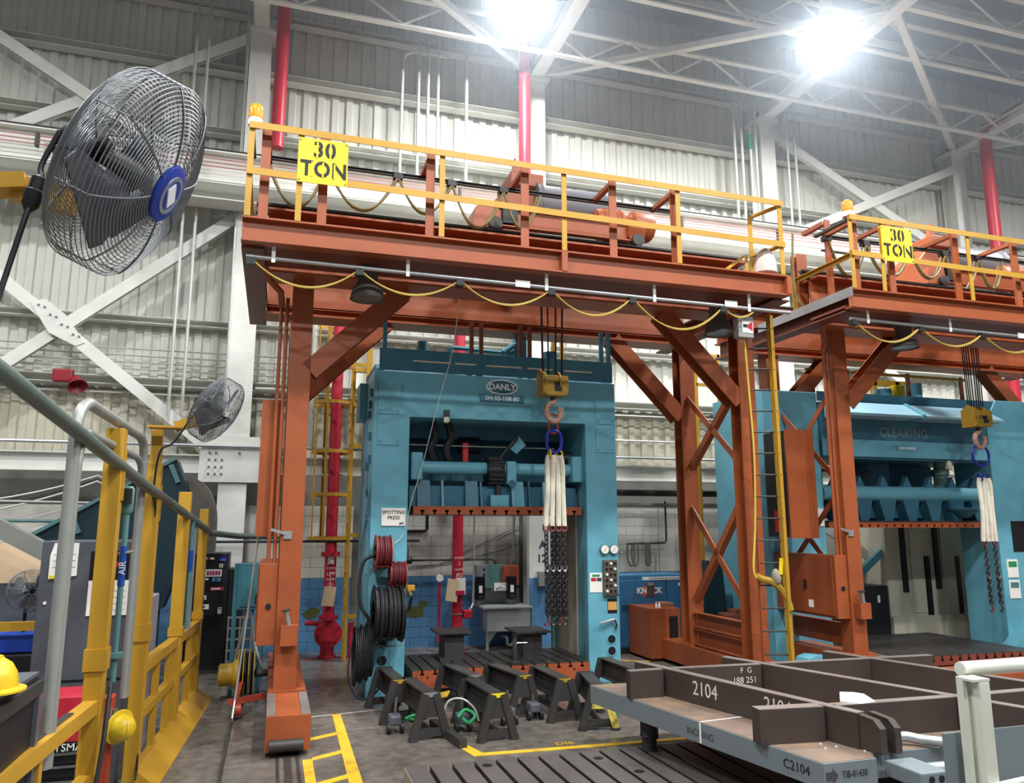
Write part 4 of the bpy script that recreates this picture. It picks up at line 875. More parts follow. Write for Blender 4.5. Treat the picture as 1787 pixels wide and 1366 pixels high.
part('jack_handle', 'chrome', sj, lambda m: m.cyl((3.60, 11.54, .66), (3.76, 11.46, .67), .008, 6))

# ------------------------------------------------------------------ right press
K = thing('stamping_press', 'large blue press with two pale hoods standing under the right gantry', 'press', (11.7, 12, 0))
part('left_upright', 'press_blue', K, lambda m: m.box(8.55, 9.75, 12.05, 13.75, 0, 4.9), bevel=.012)
part('right_upright', 'press_blue', K, lambda m: m.prism([(13.80, 12.0, 0), (15.2, 12.0, 0), (15.2, 12.0, 4.95), (14.1, 12.0, 4.95), (13.80, 12.0, 4.5)], (0, .9, 0)), bevel=.012)
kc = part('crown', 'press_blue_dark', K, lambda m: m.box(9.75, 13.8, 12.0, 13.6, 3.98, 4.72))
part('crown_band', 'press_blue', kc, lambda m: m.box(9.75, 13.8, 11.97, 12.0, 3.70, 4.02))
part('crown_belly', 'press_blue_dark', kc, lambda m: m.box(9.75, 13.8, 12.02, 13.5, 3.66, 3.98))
for x0, x1 in ((9.85, 11.72), (11.80, 13.72)):
    hb = part('light_hood', M('hood_blue', (150, 190, 206), .4, var=.04), kc, lambda m: m.prism([(x0, 11.55, 4.42), (x0, 11.55, 4.47), (x0, 11.98, 4.74), (x0, 11.98, 4.42)], (x1-x0, 0, 0)))
part('hood_seam', 'press_blue', kc, lambda m: m.prism([(11.72, 11.53, 4.40), (11.72, 11.53, 4.49), (11.72, 11.98, 4.77), (11.72, 11.98, 4.40)], (.08, 0, 0)))
part('toe_board', 'press_blue_dark', K, lambda m: m.box(9.75, 14.1, 12.03, 12.05, 4.74, 4.93))
text('lettering', 'CLEARING', .25, (11.68, 11.996, 4.18), M('letter_grey', (120, 136, 140), .5), K, sx=.92, sp=1.1, bold=.004)
np2 = part('model_plate', 'press_blue', K, lambda m: m.box(11.45, 11.95, 11.955, 11.97, 3.84, 3.93))
for i in range(6): part('plate_mark', 'letter_silver', np2, lambda m: m.box(11.52+i*.065, 11.56+i*.065, 11.952, 11.955, 3.86, 3.91))
part('top_rail', 'yellow', K, lambda m: m.cyl((9.9, 12.5, 5.45), (13.9, 12.5, 5.45), .03, 8))
for x in (10.05, 10.9, 11.15, 12.4, 13.8): part('rail_post', 'orange_dark', K, lambda m: m.box(x-.03, x+.03, 12.48, 12.54, 4.72, 5.5))
for x, h in ((12.2, .34), (13.0, .5)): part('top_cylinder', 'press_blue', K, lambda m: m.cyl((x, 13.0, 4.7), (x, 13.0, 4.9+h), .18, 18), smooth=True)
part('yellow_cover', 'yellow', K, lambda m: m.box(11.3, 11.9, 13.2, 13.5, 4.72, 5.2), bevel=.02)
part('yellow_cover', 'sign_yellow', K, lambda m: m.box(12.45, 12.7, 12.9, 13.1, 4.72, 5.35), bevel=.02)
for x in (12.3, 12.9, 13.2): part('yellow_stand', 'yellow', K, lambda m: m.box(x-.05, x+.05, 13.3, 13.4, 4.72, 5.5))
part('yellow_beam', 'yellow', K, lambda m: m.box(12.2, 13.5, 13.3, 13.4, 5.4, 5.52))
ks = part('slide', 'press_blue_dark', K, lambda m: m.box(9.8, 13.75, 12.35, 13.4, 2.55, 3.15))
part('slide_tube', 'press_blue', ks, lambda m: m.cyl((9.8, 12.2, 3.02), (13.74, 12.2, 3.02), .14, 18), smooth=True)
for i in range(7):
    x = 9.95+i*.56
    part('slide_gusset', 'press_blue_dark', ks, lambda m: m.prism([(x, 12.12, 2.93), (x+.42, 12.12, 2.93), (x+.30, 12.12, 2.5), (x+.12, 12.12, 2.5)], (0, .24, 0)))  # shade on the slide is put into the darker blue
    part('slide_bracket', 'press_blue_dark', ks, lambda m: m.prism([(x+.05, 12.15, 3.12), (x+.30, 12.15, 3.12), (x+.18, 12.15, 3.36)], (0, .1, 0)))
kxs = [9.95+.19*i for i in range(20)]
kp = flip(tslot_profile(9.80, 13.74, 2.37, 2.47, kxs, .03, .06, .062, .03), 2.37, 2.47)
part('slide_plate', 'slide_orange', ks, lambda m: m.prism([(x, 12.0, z) for x, z in kp], (0, 1.4, 0)))
part('slide_underside', 'dark_steel', ks, lambda m: m.box(9.80, 13.74, 12.02, 13.4, 2.47, 2.5))
part('ball_screw', 'press_green', ks, lambda m: m.lathe((13.0, 12.5, 3.15), (0, 0, 1), [(.16, 0), (.13, .1), (.13, .25), (.17, .27), (.17, .38), (.11, .4), (.11, .55)], 18), smooth=True)
part('screw_cup', 'press_blue_dark', ks, lambda m: m.lathe((13.05, 12.08, 2.72), (0, 0, 1), [(.1, -.16), (.3, 0), (.3, .04)], 20), smooth=True)
for x in (9.95, 11.6): part('inner_column', 'press_blue_dark', K, lambda m: m.box(x, x+.5, 12.9, 13.3, 3.1, 3.9))
part('inner_rod', 'dark_steel', K, lambda m: m.cyl((9.9, 12.6, 3.48), (11.4, 12.6, 3.46), .03, 8))
part('inner_back', 'press_blue_dark', K, lambda m: m.box(11.2, 13.8, 13.5, 13.56, 2.5, 4.0))
part('clamp_lamp', M('lamp_clear', (214, 208, 176), .3), K, lambda m: m.lathe((12.62, 11.9, 3.66), (0, 0, -1), [(.03, 0), (.06, .06), (.05, .16), (.02, .18)], 12), smooth=True)
kb = part('bolster', 'dark_steel', K, lambda m: m.prism([(x, 10.765, z) for x, z in tslot_profile(9.0, 13.0, .10, .25, [9.15+.19*i for i in range(20)], .04, .09, .07, .04)], (0, 2.4, 0)))
part('bolster_face', M('brown_red', (120, 62, 50), .5), kb, lambda m: m.prism([(x, 10.75, z) for x, z in tslot_profile(9.0, 13.0, .10, .25, [9.15+.19*i for i in range(20)], .04, .09, .07, .04)], (0, .014, 0)))
ed2 = [9.0] + [9.15+.19*i for i in range(20)] + [13.0]
for i in range(len(ed2)-1): part('bolster_land', 'bolster_top', kb, lambda m: m.box(ed2[i]+.02, ed2[i+1]-.02, 10.75, 13.1, .25, .256))
part('bed', 'dark_steel', K, lambda m: m.box(9.0, 13.8, 10.9, 13.4, 0, .10))
part('upright_foot', 'press_blue', K, lambda m: m.prism([(13.6, 11.7, 0), (15.2, 11.7, 0), (15.2, 11.7, .4), (13.9, 11.7, .4), (13.6, 11.7, .15)], (0, .3, 0)))
for z, mt in ((1.40, 'paper'), (1.0, 'paper')):
    c_ = part('instruction_card', mt, K, lambda m: m.box(13.93, 14.20, 11.985, 12.0, z, z+.35))
    part('card_header', 'green' if z > 1.2 else 'teal_light', c_, lambda m: m.box(13.96, 14.17, 11.982, 11.985, z+.2, z+.31))
part('control_recess', 'black', K, lambda m: m.box(14.15, 14.5, 11.985, 12.0, 1.9, 2.5))
one('base_plate', 'long flat plate with orange edge lying before the right press', 'steel plate', 'slide_orange', lambda m: m.box(10.6, 15.0, 9.9, 10.7, 0, .09))
# things inside/behind the right press
cm = thing('machine_cabinet', 'cream machine cabinet with dark slots behind the right press opening', 'cabinet', (13.8, 13.9, 0))
part('cabinet_body', 'cream', cm, lambda m: m.box(12.72, 16.2, 13.85, 14.6, 0, 2.6))
part('cabinet_door', 'cream', cm, lambda m: m.box(13.35, 13.7, 13.82, 13.85, .55, 2.5), bevel=.01)
part('cabinet_door', 'cream', cm, lambda m: m.box(14.2, 15.3, 13.81, 13.85, .5, 2.5), bevel=.01)
part('plinth', 'cream', cm, lambda m: m.box(12.7, 16.2, 13.76, 13.85, 0, .5))
for x, z0, z1 in ((13.1, 1.0, 2.5), (13.72, .25, 1.75), (14.0, 1.05, 2.5), (14.55, .2, 1.75)): part('slot', 'black', cm, lambda m: m.box(x, x+.12, 13.80, 13.85, z0, z1))
bk_ = thing('tool_cabinet', 'black steel cabinet behind the right press beside cream cabinet', 'cabinet', (12.2, 13.95, 0))
part('cabinet_body', 'black', bk_, lambda m: m.box(11.75, 12.66, 13.8, 14.5, 0, 1.15), bevel=.02)
part('door_tag', 'paper', bk_, lambda m: m.box(12.36, 12.42, 13.79, 13.8, .8, .95))
part('paper_cup', 'paper', bk_, lambda m: m.cyl((12.45, 13.7, .0), (12.45, 13.7, .12), .05, 12))
one('slanted_rail', 'blue slanted steel rail behind the right press opening', 'rail', 'press_blue', lambda m: m.sec((11.6, 13.95, 1.05), (12.7, 13.95, 1.85), rect(.1, .14)))
one('slanted_strut', 'pale slanted strut with bolted end behind the right press', 'strut', 'white_steel', lambda m: m.sec((11.4, 14.4, 2.5), (13.0, 14.4, 1.6), rect(.06, .2)))
for kk in range(3):
    one('hanging_sheet', ['left', 'middle', 'right'][kk] + ' fold of pale plastic curtain behind the right press', 'curtain', M('curtain', (176, 176, 168), .4, var=.1), lambda m: m.box(10.2+kk*.85, 11.0+kk*.85, 15.2+.03*kk, 15.22+.03*kk, .3, 3.0), group='pale curtain folds behind the right press')
# ------------------------------------------------------------------ fans
def fan(label, c, ax, D, blades=4, seed=0, mount=None, badge=True, rings=15, motor='black'):
    c = Vector(c); d, a, b = frame(ax); rr = D/2
    t = thing('industrial_fan', label, 'fan', c, 'wire cage fans')
    W_ = .0022 if rings > 16 else .0028
    def P(r, h, ang): return c + d*h + a*(r*math.cos(ang)) + b*(r*math.sin(ang))
    q_ = D/.76
    prof_f = [(rr*(.16+.84*(i/rings)**.9), q_*(.085+.07*(1-(i/rings)**2.6))) for i in range(rings+1)]
    prof_b = [(rr*(.20+.80*(i/rings)**.9), q_*(-.03-.06*(1-(i/rings)**2.6))) for i in range(rings+1)]
    front = part('front_guard', 'fan_wire', t, lambda m: [m.tube([P(r, h, 2*math.pi*k/44) for k in range(44)], W_, 4, closed=True) for r, h in prof_f])
    back = part('rear_guard', 'fan_wire', t, lambda m: [m.tube([P(r, h-.02, 2*math.pi*k/44) for k in range(44)], W_, 4, closed=True) for r, h in prof_b] and [m.tube([P(rr, prof_b[-1][1]-.02+(prof_f[-1][1]-prof_b[-1][1]+.02)*j/7, 2*math.pi*k/44) for k in range(44)], W_, 4, closed=True) for j in range(1, 7)])
    for k in range(8):
        ang = 2*math.pi*k/8 + .2
        part('guard_spoke', 'fan_wire', front, lambda m: m.tube([P(r, h+.002, ang) for r, h in prof_f] + [P(rr, prof_b[-1][1], ang)], .0034, 4))
        part('guard_spoke', 'fan_wire', back, lambda m: m.tube([P(r, h-.022, ang+.25) for r, h in prof_b], .0034, 4))
    hz = .02*D
    hub = part('hub', 'black', t, lambda m: m.cyl(c + d*(-.06), c + d*(hz+.05), .06*D/.76, 16))
    for k in range(blades):
        a0 = 2*math.pi*k/blades + seed
        def bl(m):
            n = 6; vs = []; fs = []
            for i in range(n+1):
                r = rr*(.12 + .76*i/n); wd = .20 + .42*math.sin(math.pi*min(1, (i+1.2)/(n+1))*.62)
                for s in (-1, 1):
                    for th in (-.003, .003):
                        vs.append(P(r, hz - s*.075*q_*(1-.25*i/n) + th, a0 + s*wd*(1.0 if i < n else .8)))
            for i in range(n):
                q = 4*i
                fs += [(q, q+2, q+6, q+4), (q+1, q+5, q+7, q+3), (q, q+4, q+5, q+1), (q+2, q+3, q+7, q+6)]
            fs += [(0, 1, 3, 2), (4*n, 4*n+2, 4*n+3, 4*n+1)]
            m.add(vs, fs)
        part('blade', 'fan_blade', t, bl, smooth=True)
    mt = part('motor', motor, t, lambda m: m.lathe(c - d*.07*q_, -d, [(.05, .02), (.08*q_, .03), (.088*q_, .05), (.088*q_, .15*q_), (.078*q_, .17*q_), (.03, .18*q_)], 18), smooth=True)
    part('motor_nut', 'chrome', mt, lambda m: m.cyl(c - d*.246*q_ + b*.02, c - d*.256*q_ + b*.02, .010, 8))
    if badge:
        h = prof_f[0][1]
        bd = part('badge', 'badge_blue', t, lambda m: m.lathe(c + d*h, d, [(.11*D/.76, 0), (.11*D/.76, .012), (.09*D/.76, .018)], 24), smooth=True)
        part('badge_ring', 'galv', bd, lambda m: m.lathe(c + d*(h+.018), d, [(.075*D/.76, 0), (.075*D/.76, .003), (.06*D/.76, .003), (.06*D/.76, 0)], 24, closed=True))
        part('badge_mark', 'letter_silver', bd, lambda m: m.sec(c + d*(h+.02) - a*.03 - b*.02, c + d*(h+.02) + a*.03 + b*.02, rect(.05*D/.76, .004), up=d))
    return t, c, d, a, b
AX = (.894, -.102, -.436); AX2 = (.797, -.326, -.508)
F1, c, d, a, b = fan('large wire cage fan with blue hub badge in upper left foreground', (-.51, 2.60, 3.53), AX, .665, 3, 3.3, rings=22)
part('mount_arm', 'yellow', F1, lambda m: m.sec((-.66, 2.66, 3.43), (-.84, 2.66, 3.46), rect(.05, .08)))
part('mount_arm', 'yellow', F1, lambda m: m.sec((-.80, 2.655, 3.475), (-1.2, 2.655, 3.40), rect(.09, .05)))
part('mount_post', 'yellow', F1, lambda m: m.sec((-1.2, 2.655, 0), (-1.2, 2.655, 3.44), rect(.1, .1)))
cd2 = part('power_cord', 'rubber', F1, lambda m: m.tube(smoothpath([(-.70, 2.55, 3.62), (-.74, 2.55, 3.50), (-.73, 2.53, 3.44), (-.75, 2.52, 3.36), (-.80, 2.48, 3.0), (-.84, 2.45, 2.75), (-.90, 2.44, 2.4)]), .0085, 8))
part('plug', 'black', cd2, lambda m: m.lathe((-.732, 2.525, 3.455), (-.2, 0, -1), [(.010, 0), (.022, .01), (.022, .05), (.028, .055), (.024, .10), (.011, .12)], 12), smooth=True)
F2, c, d, a, b = fan('smaller looking wire cage fan on the tall yellow guard post', (-.60, 8.05, 3.54), AX2, .66, 4, 2.3, badge=False)
part('mount_arm', 'yellow', F2, lambda m: m.sec((-.74, 8.12, 3.44), (-.96, 8.15, 3.36), rect(.05, .10)))
part('mount_plate', 'yellow', F2, lambda m: m.box(-1.20, -.90, 8.08, 8.26, 3.345, 3.365))
part('power_cord', 'rubber', F2, lambda m: m.tube(smoothpath([(-.80, 8.0, 3.46), (-.95, 8.02, 3.2), (-1.08, 8.1, 3.1), (-1.12, 8.2, 2.7), (-1.10, 8.3, 2.4), (-1.09, 8.3, .4), (-1.08, 8.2, .12)]), .010, 6))
F3, c, d, a, b = fan('black wire cage fan standing beside the grey cabinet at far left', (-2.44, 9.6, 1.72), (.45, -.85, .0), .44, 3, .4, badge=False, rings=9)
part('stand_pole', 'black', F3, lambda m: m.cyl((-2.50, 9.72, .02), (-2.50, 9.72, 1.7), .018, 8))
part('stand_base', 'black', F3, lambda m: m.lathe((-2.50, 9.72, .0), (0, 0, 1), [(.22, 0), (.22, .02), (.05, .06)], 20), smooth=True)

# ------------------------------------------------------------------ yellow guard fence
def fx(y): return -1.62 + .057*y
def fence(label, y0, y1, bars, mids, skirt, posts):
    t = thing('guard_fence', label, 'guard rail', (fx(y0), y0, 0), 'yellow guard fences')
    part('top_rail', 'yellow', t, lambda m: m.sec((fx(y0), y0, 1.06), (fx(y1), y1, 1.06), rect(.10, .10)))
    for z in mids: part('mid_rail', 'yellow', t, lambda m: m.sec((fx(y0), y0, z), (fx(y1), y1, z), rect(.08, .08)))
    for y in bars: part('baluster', 'yellow', t, lambda m: m.box(fx(y)-.032, fx(y)+.032, y-.04, y+.04, .02, 1.02))
    if skirt: part('kick_plate', 'yellow', t, lambda m: m.prism([(fx(y0)+.05, y0, .17), (fx(y0)+.24, y0, .0), (fx(y0)-.04, y0, .0), (fx(y0)-.02, y0, .17)], (fx(y1)-fx(y0), y1-y0, 0)))
    for y, w, h, extra in posts:
        p = part('post', 'yellow', t, lambda m: m.box(fx(y)-w/2, fx(y)+w/2, y-w/2, y+w/2, 0, h), bevel=.006)
        part('post_collar', 'yellow', p, lambda m: m.box(fx(y)-w/2-.012, fx(y)+w/2+.012, y-w/2-.012, y+w/2+.012, 1.32 if y < 9 else 1.12, 1.48 if y < 9 else 1.22))
        if extra:
            part('post_strip', 'yellow', p, lambda m: m.box(fx(y)+w/2, fx(y)+w/2+.012, y-.01, y+.05, extra[0], extra[1]))
    return t
FA = fence('near length of yellow guard fence in the lower left foreground', 2.2, 6.78, (3.2, 4.4, 5.6), (.55,), False, ((6.80, .135, 3.17, (2.6, 3.0)),))
part('rail_cap', 'dark_steel', FA, lambda m: m.sec((fx(3.2)-.02, 3.2, 1.115), (fx(6.3)-.02, 6.3, 1.115), rect(.05, .012)))
FB = fence('far length of yellow guard fence leading to the orange gantry leg', 8.3, 12.1, (9.2, 9.9, 10.6, 11.3), (.62,), True, ((8.35, .13, 3.02, (2.45, 2.8)), (10.25, .14, 2.81, None), (11.95, .12, 2.64, (2.2, 2.45))))
part('fan_mast', 'yellow', FB, lambda m: m.box(fx(8.35)-.05, fx(8.35)+.05, 8.30, 8.40, 3.02, 3.345))
# pipes running with the fence
one('air_main', 'long sloping green grey pipe crossing over the yellow fence', 'pipe', M('pipe_green', (92, 106, 100), .4, .2, var=.1, dirt=(140, 136, 122), damt=.6), lambda m: m.tube([(-1.50, 2.2, 3.38), (-1.33, 4.4, 3.156), (-1.13, 7.66, 2.77), (-.93, 11.3, 2.42), (-.88, 12.4, 2.30), (-.55, 13.6, 2.24), (.1, 14.0, 2.22)], .048, 12), smooth=True)
for k, (o, lab_) in enumerate(((0, 'outer'), (.20, 'inner'))):
    one('bent_pipe', lab_ + ' bent grey pipe loop standing behind the yellow fence', 'pipe', 'pipe_grey', lambda m: m.tube(smoothpath([(-1.30+.02*k, 5.78+.03*k, .9), (-1.30+.02*k, 5.78+.03*k, 2.6-o), (-1.30+.02*k, 5.80+.05*k, 3.10-o), (-1.28, 5.95+.05*k, 3.24-o), (-1.26, 6.2, 3.24-o), (-1.22, 7.4, 3.22-o), (-1.20, 7.75-.05*k, 3.20-o), (-1.19, 7.90-.05*k, 3.08-o), (-1.19, 7.92-.05*k, 2.7-o), (-1.19, 7.92-.05*k, .9)], 4), .04 if k == 0 else .03, 10), smooth=True)
ad = thing('air_drop', 'thin teal air drop pipe with blue AIR marker on first yellow post', 'air pipe', (-1.13, 6.95, 1.1))
part('drop_pipe', 'teal_light', ad, lambda m: m.cyl((-1.135, 6.95, 1.2), (-1.135, 6.95, 2.72), .022, 10))
part('marker_sleeve', M('marker_blue', (24, 70, 150), .4), ad, lambda m: m.cyl((-1.135, 6.95, 1.93), (-1.135, 6.95, 2.24), .027, 10))
text('lettering', 'AIR', .07, (-1.128, 6.921, 2.07), 'letter_white', ad, rot=(90, -90, 0), ext=.001)
part('shutoff_valve', 'galv', ad, lambda m: m.cyl((-1.17, 6.95, 2.18), (-1.06, 6.93, 2.20), .012, 8))
part('drop_tee', 'press_green', ad, lambda m: m.lathe((-1.135, 6.95, 2.5), (0, 0, 1), [(.03, 0), (.045, .02), (.045, .2), (.03, .22)], 10), smooth=True)
part('clamp', 'teal_light', ad, lambda m: m.box(-1.19, -1.08, 6.90, 6.99, 1.38, 1.42))
part('regulator', 'black', ad, lambda m: m.box(-1.19, -1.10, 6.86, 6.95, 2.58, 2.70))
part('air_hose', 'rubber', ad, lambda m: m.tube(smoothpath([(-1.135, 6.9, 1.2), (-1.13, 6.82, 1.1), (-1.12, 6.70, .85), (-1.14, 6.6, .5), (-1.20, 6.5, .2), (-1.22, 6.4, .03)]), .017, 8))
a2 = thing('air_drop', 'thin teal air drop pipe on the far yellow fence posts', 'air pipe', (-1.0, 10.5, 1.1))
part('drop_pipe', 'teal_light', a2, lambda m: m.cyl((-.955, 10.55, 1.15), (-.955, 10.55, 2.5), .022, 10))
part('marker_sleeve', 'marker_blue', a2, lambda m: m.cyl((-.955, 10.55, 1.85), (-.955, 10.55, 2.1), .027, 10))
part('side_pipe', 'pipe_grey', a2, lambda m: m.cyl((-.965, 10.95, 1.1), (-.965, 10.95, 2.5), .028, 10))

# ------------------------------------------------------------------ workstation left of the fence
gc = thing('steel_cabinet', 'tall dark grey cabinet with papers behind the yellow fence', 'cabinet', (-1.7, 8.8, 0))
part('cabinet_body', 'cab_grey', gc, lambda m: m.box(-2.10, -1.30, 8.5, 9.25, 0, 2.26), bevel=.012)
part('cabinet_seam', 'black', gc, lambda m: m.box(-2.10, -1.30, 8.496, 8.5, .95, .97))
part('magnet', 'white', gc, lambda m: m.cyl((-2.03, 8.5, 1.68), (-2.03, 8.49, 1.68), .015, 12))
pw = part('work_sheet', 'paper', gc, lambda m: m.prism([(-2.02, 8.49, 1.90), (-1.78, 8.49, 1.93), (-1.78, 8.49, 2.24), (-1.99, 8.49, 2.24), (-2.02, 8.49, 2.12)], (0, -.006, 0)))
for z in (2.13, 2.07, 2.01): part('ruled_line', 'plate_grey', pw, lambda m: m.box(-1.99, -1.80, 8.482, 8.484, z, z+.004))
part('sheet_marker', 'sign_yellow', pw, lambda m: m.box(-2.01, -1.9, 8.481, 8.484, 1.905, 1.935))
cal = part('calendar_picture', 'black_gloss', gc, lambda m: m.box(-1.67, -1.33, 8.49, 8.498, 1.88, 2.16))
part('picture_accent', 'red', cal, lambda m: m.prism([(-1.46, 8.489, 1.99), (-1.37, 8.489, 2.06), (-1.40, 8.489, 2.08), (-1.48, 8.489, 2.01)], (0, -.002, 0)))
cp2 = part('calendar_page', 'paper', gc, lambda m: m.box(-1.67, -1.31, 8.485, 8.493, 1.55, 1.88))
for r_ in range(4): part('calendar_rule', 'plate_grey', cp2, lambda m: m.box(-1.64, -1.34, 8.483, 8.485, 1.60+r_*.06, 1.603+r_*.06))
pb = one('grey_box', 'light grey box standing on the fence side between yellow posts', 'box', M('box_grey', (136, 140, 158), .45), lambda m: m.box(-1.46, -1.24, 9.6, 10.2, 0, 1.62), bevel=.01)
tc_ = thing('tool_chest', 'red and black tool chest with chrome drawer pulls behind the fence', 'tool chest', (-1.65, 7.8, 0))
part('chest_body', 'black', tc_, lambda m: m.box(-1.98, -1.40, 7.6, 8.05, 0, .62), bevel=.01)
part('chest_top', 'red', tc_, lambda m: m.box(-1.98, -1.40, 7.6, 8.05, .62, .99), bevel=.015)
for z in (.12, .24, .36, .46):
    dr = part('drawer', 'black', tc_, lambda m: m.box(-1.96, -1.42, 7.585, 7.6, z, z+.09))
    part('drawer_pull', 'chrome', dr, lambda m: m.box(-1.94, -1.44, 7.57, 7.585, z+.07, z+.088))
text('lettering', 'CRAFTSMAN', .085, (-1.60, 7.582, .585), 'letter_white', tc_, ext=.001)
rp = thing('jack_post', 'rust red steel post with chrome handle beside the first yellow post', 'post', (-1.28, 7.6, 0))
part('column', 'red_paint', rp, lambda m: m.box(-1.35, -1.21, 7.55, 7.68, 0, .98), bevel=.015)
part('grip', 'chrome', rp, lambda m: m.cyl((-1.20, 7.53, .66), (-1.20, 7.53, .88), .035, 14))
def hardhat(label, x, y, z, axis, s=1.0):
    t = thing('hard_hat', label, 'hard hat', (x, y, z), 'yellow hard hats'); A_ = Vector(axis)
    c0 = Vector((x, y, z))
    part('shell', 'hat_yellow', t, lambda m: m.lathe(c0, A_, [(.128*s, 0), (.128*s, .03*s), (.118*s, .075*s), (.095*s, .115*s), (.06*s, .14*s), (.02*s, .15*s)], 24), smooth=True)
    part('brim', 'hat_yellow', t, lambda m: m.lathe(c0 - A_.normalized()*.004, A_, [(.13*s, 0), (.165*s, -.008*s), (.165*s, .002*s), (.128*s, .012*s)], 24), smooth=True)
    d_, a_, b_ = frame(A_)
    for k in (-1, 0, 1):
        part('ridge', 'hat_yellow', t, lambda m: m.tube([c0 + d_*(.15*s*math.sin(R(g_)))*.99 + b_*(.126*s*math.cos(R(g_))) + a_*(.04*s*k*math.sin(R(g_))) for g_ in range(5, 176, 17)], .010*s, 6), smooth=True)
    part('suspension', 'black', t, lambda m: m.tube([c0 - d_*.004 + a_*(.10*s*math.cos(2*math.pi*i/20)) + b_*(.10*s*math.sin(2*math.pi*i/20)) for i in range(20)], .012*s, 6, closed=True))
    return t
hardhat('yellow hard hat hanging on the rust red post beside fence', -1.14, 7.5, .74, (.75, -.6, -.15), .85)
hardhat('scuffed yellow hard hat resting on the black bench at left edge', -1.40, 4.9, 1.55, (0, 0, 1), 1.1)
bn = thing('work_bench', 'black bench with steel rim at the left edge', 'bench', (-1.8, 5.2, 0))
part('bench_body', 'black', bn, lambda m: m.box(-2.5, -1.31, 4.2, 5.52, 0, 1.51), bevel=.01)
part('bench_top', 'cab_grey', bn, lambda m: m.box(-2.5, -1.31, 4.2, 5.52, 1.51, 1.53))
part('bench_rim', 'dark_steel', bn, lambda m: m.sec((-1.30, 4.2, 1.44), (-1.30, 5.55, 1.44), rect(.03, .08)))
part('bench_rim', 'dark_steel', bn, lambda m: m.sec((-2.5, 5.53, 1.44), (-1.30, 5.53, 1.44), rect(.03, .08)))
part('bench_leg', 'cab_grey', bn, lambda m: m.box(-1.335, -1.285, 5.47, 5.53, 0, 1.40))
one('parts_bin', 'pale grey plastic bin rim at the lower left edge', 'bin', M('bin_grey', (170, 176, 178), .4), lambda m: m.lathe((-1.42, 4.05, 1.02), (0, 0, 1), [(.12, 0), (.17, .14), (.185, .14), (.185, .15), (.165, .15), (.115, .01)], 18), smooth=True)
one('plastic_bin', 'bright blue plastic bin beside the grey cabinet', 'bin', 'blue_bin', lambda m: m.box(-3.1, -2.22, 9.5, 10.0, 1.10, 1.28), bevel=.01)
yf = thing('machine_guard', 'yellow machine guard frame left of the grey cabinet', 'guard frame', (-2.8, 9.4, 0))
part('frame_rail', 'yellow', yf, lambda m: m.box(-3.6, -2.15, 9.38, 9.46, 1.33, 1.42))
part('frame_post', 'yellow', yf, lambda m: m.box(-2.82, -2.74, 9.38, 9.46, 0, 1.33))
one('dark_machine', 'dark machine casing below the blue bin at left', 'machine', 'black', lambda m: m.box(-3.6, -2.2, 9.46, 10.1, 0, 1.09), bevel=.02)
one('machine_shroud', 'tall dark panels behind the black fan at left edge', 'panel', 'cab_grey', lambda m: m.box(-3.8, -2.3, 10.4, 10.5, 0, 1.75))
one('canvas_tarp', 'peach coloured canvas draped behind the black fan at left edge', 'tarp', 'tarp', lambda m: m.prism([(-3.9, 10.9, 1.3), (-2.45, 10.9, 1.4), (-2.55, 10.9, 1.95), (-2.95, 10.9, 2.22), (-3.9, 10.9, 2.1)], (0, .06, 0)))
one('slanted_beam', 'grey slanted beam dropping behind the grey cabinet at left', 'beam', M('beam_wood', (128, 130, 122), .6, dirt=(90, 90, 84), damt=.5), lambda m: m.sec((-3.4, 10.2, 2.62), (-2.25, 10.2, 1.98), rect(.2, .18)))
# chute conveyor
cv = thing('chute_conveyor', 'dark teal inclined conveyor chute rising behind the yellow fence', 'conveyor', (-2.3, 12.8, 0))
part('chute_side', 'teal', cv, lambda m: m.prism([(-3.5, 12.7, 2.12), (-1.45, 12.7, 3.40), (-1.26, 12.7, 2.95), (-1.18, 12.7, 2.2), (-1.5, 12.7, 1.2), (-2.9, 12.7, 1.2)], (0, .5, 0)))
part('chute_rim', 'teal_light', cv, lambda m: m.sec((-3.5, 12.7, 2.14), (-1.45, 12.7, 3.42), rect(.10, .05)))
part('chute_rib', 'teal_light', cv, lambda m: m.sec((-1.52, 12.67, 3.32), (-1.40, 12.67, 3.05), rect(.03, .07)))
part('chute_rib', 'teal_light', cv, lambda m: m.sec((-2.78, 12.67, 2.52), (-2.68, 12.67, 2.3), rect(.03, .07)))
part('curved_guard', M('guard_taupe', (96, 92, 86), .5, .2), cv, lambda m: m.prism([(-1.28, 13.05, 3.15)] + [(-1.28+.42*math.sin(R(g_)), 13.05, 2.45+.70*math.cos(R(g_))) for g_ in range(10, 91, 10)] + [(-.86, 13.05, 2.0), (-1.28, 13.05, 2.0)], (0, .5, 0)))
for x in (-3.2, -1.6): part('leg', 'teal', cv, lambda m: m.box(x-.05, x+.05, 12.85, 12.95, 0, 1.3))
# wall horn
wh = thing('fire_horn', 'dark red fire horn fixed to the wall band at left', 'horn', (-3.7, 15.5, 5.0))
part('horn_body', M('horn_red', (140, 36, 44), .4), wh, lambda m: m.box(-3.95, -3.62, 15.45, 15.62, 4.98, 5.22), bevel=.03)
part('horn_bell', 'horn_red', wh, lambda m: m.lathe((-3.58, 15.5, 5.06), (.35, -.5, -.75), [(.07, 0), (.10, .08), (.17, .22), (.16, .22), (.06, .05)], 18), smooth=True)
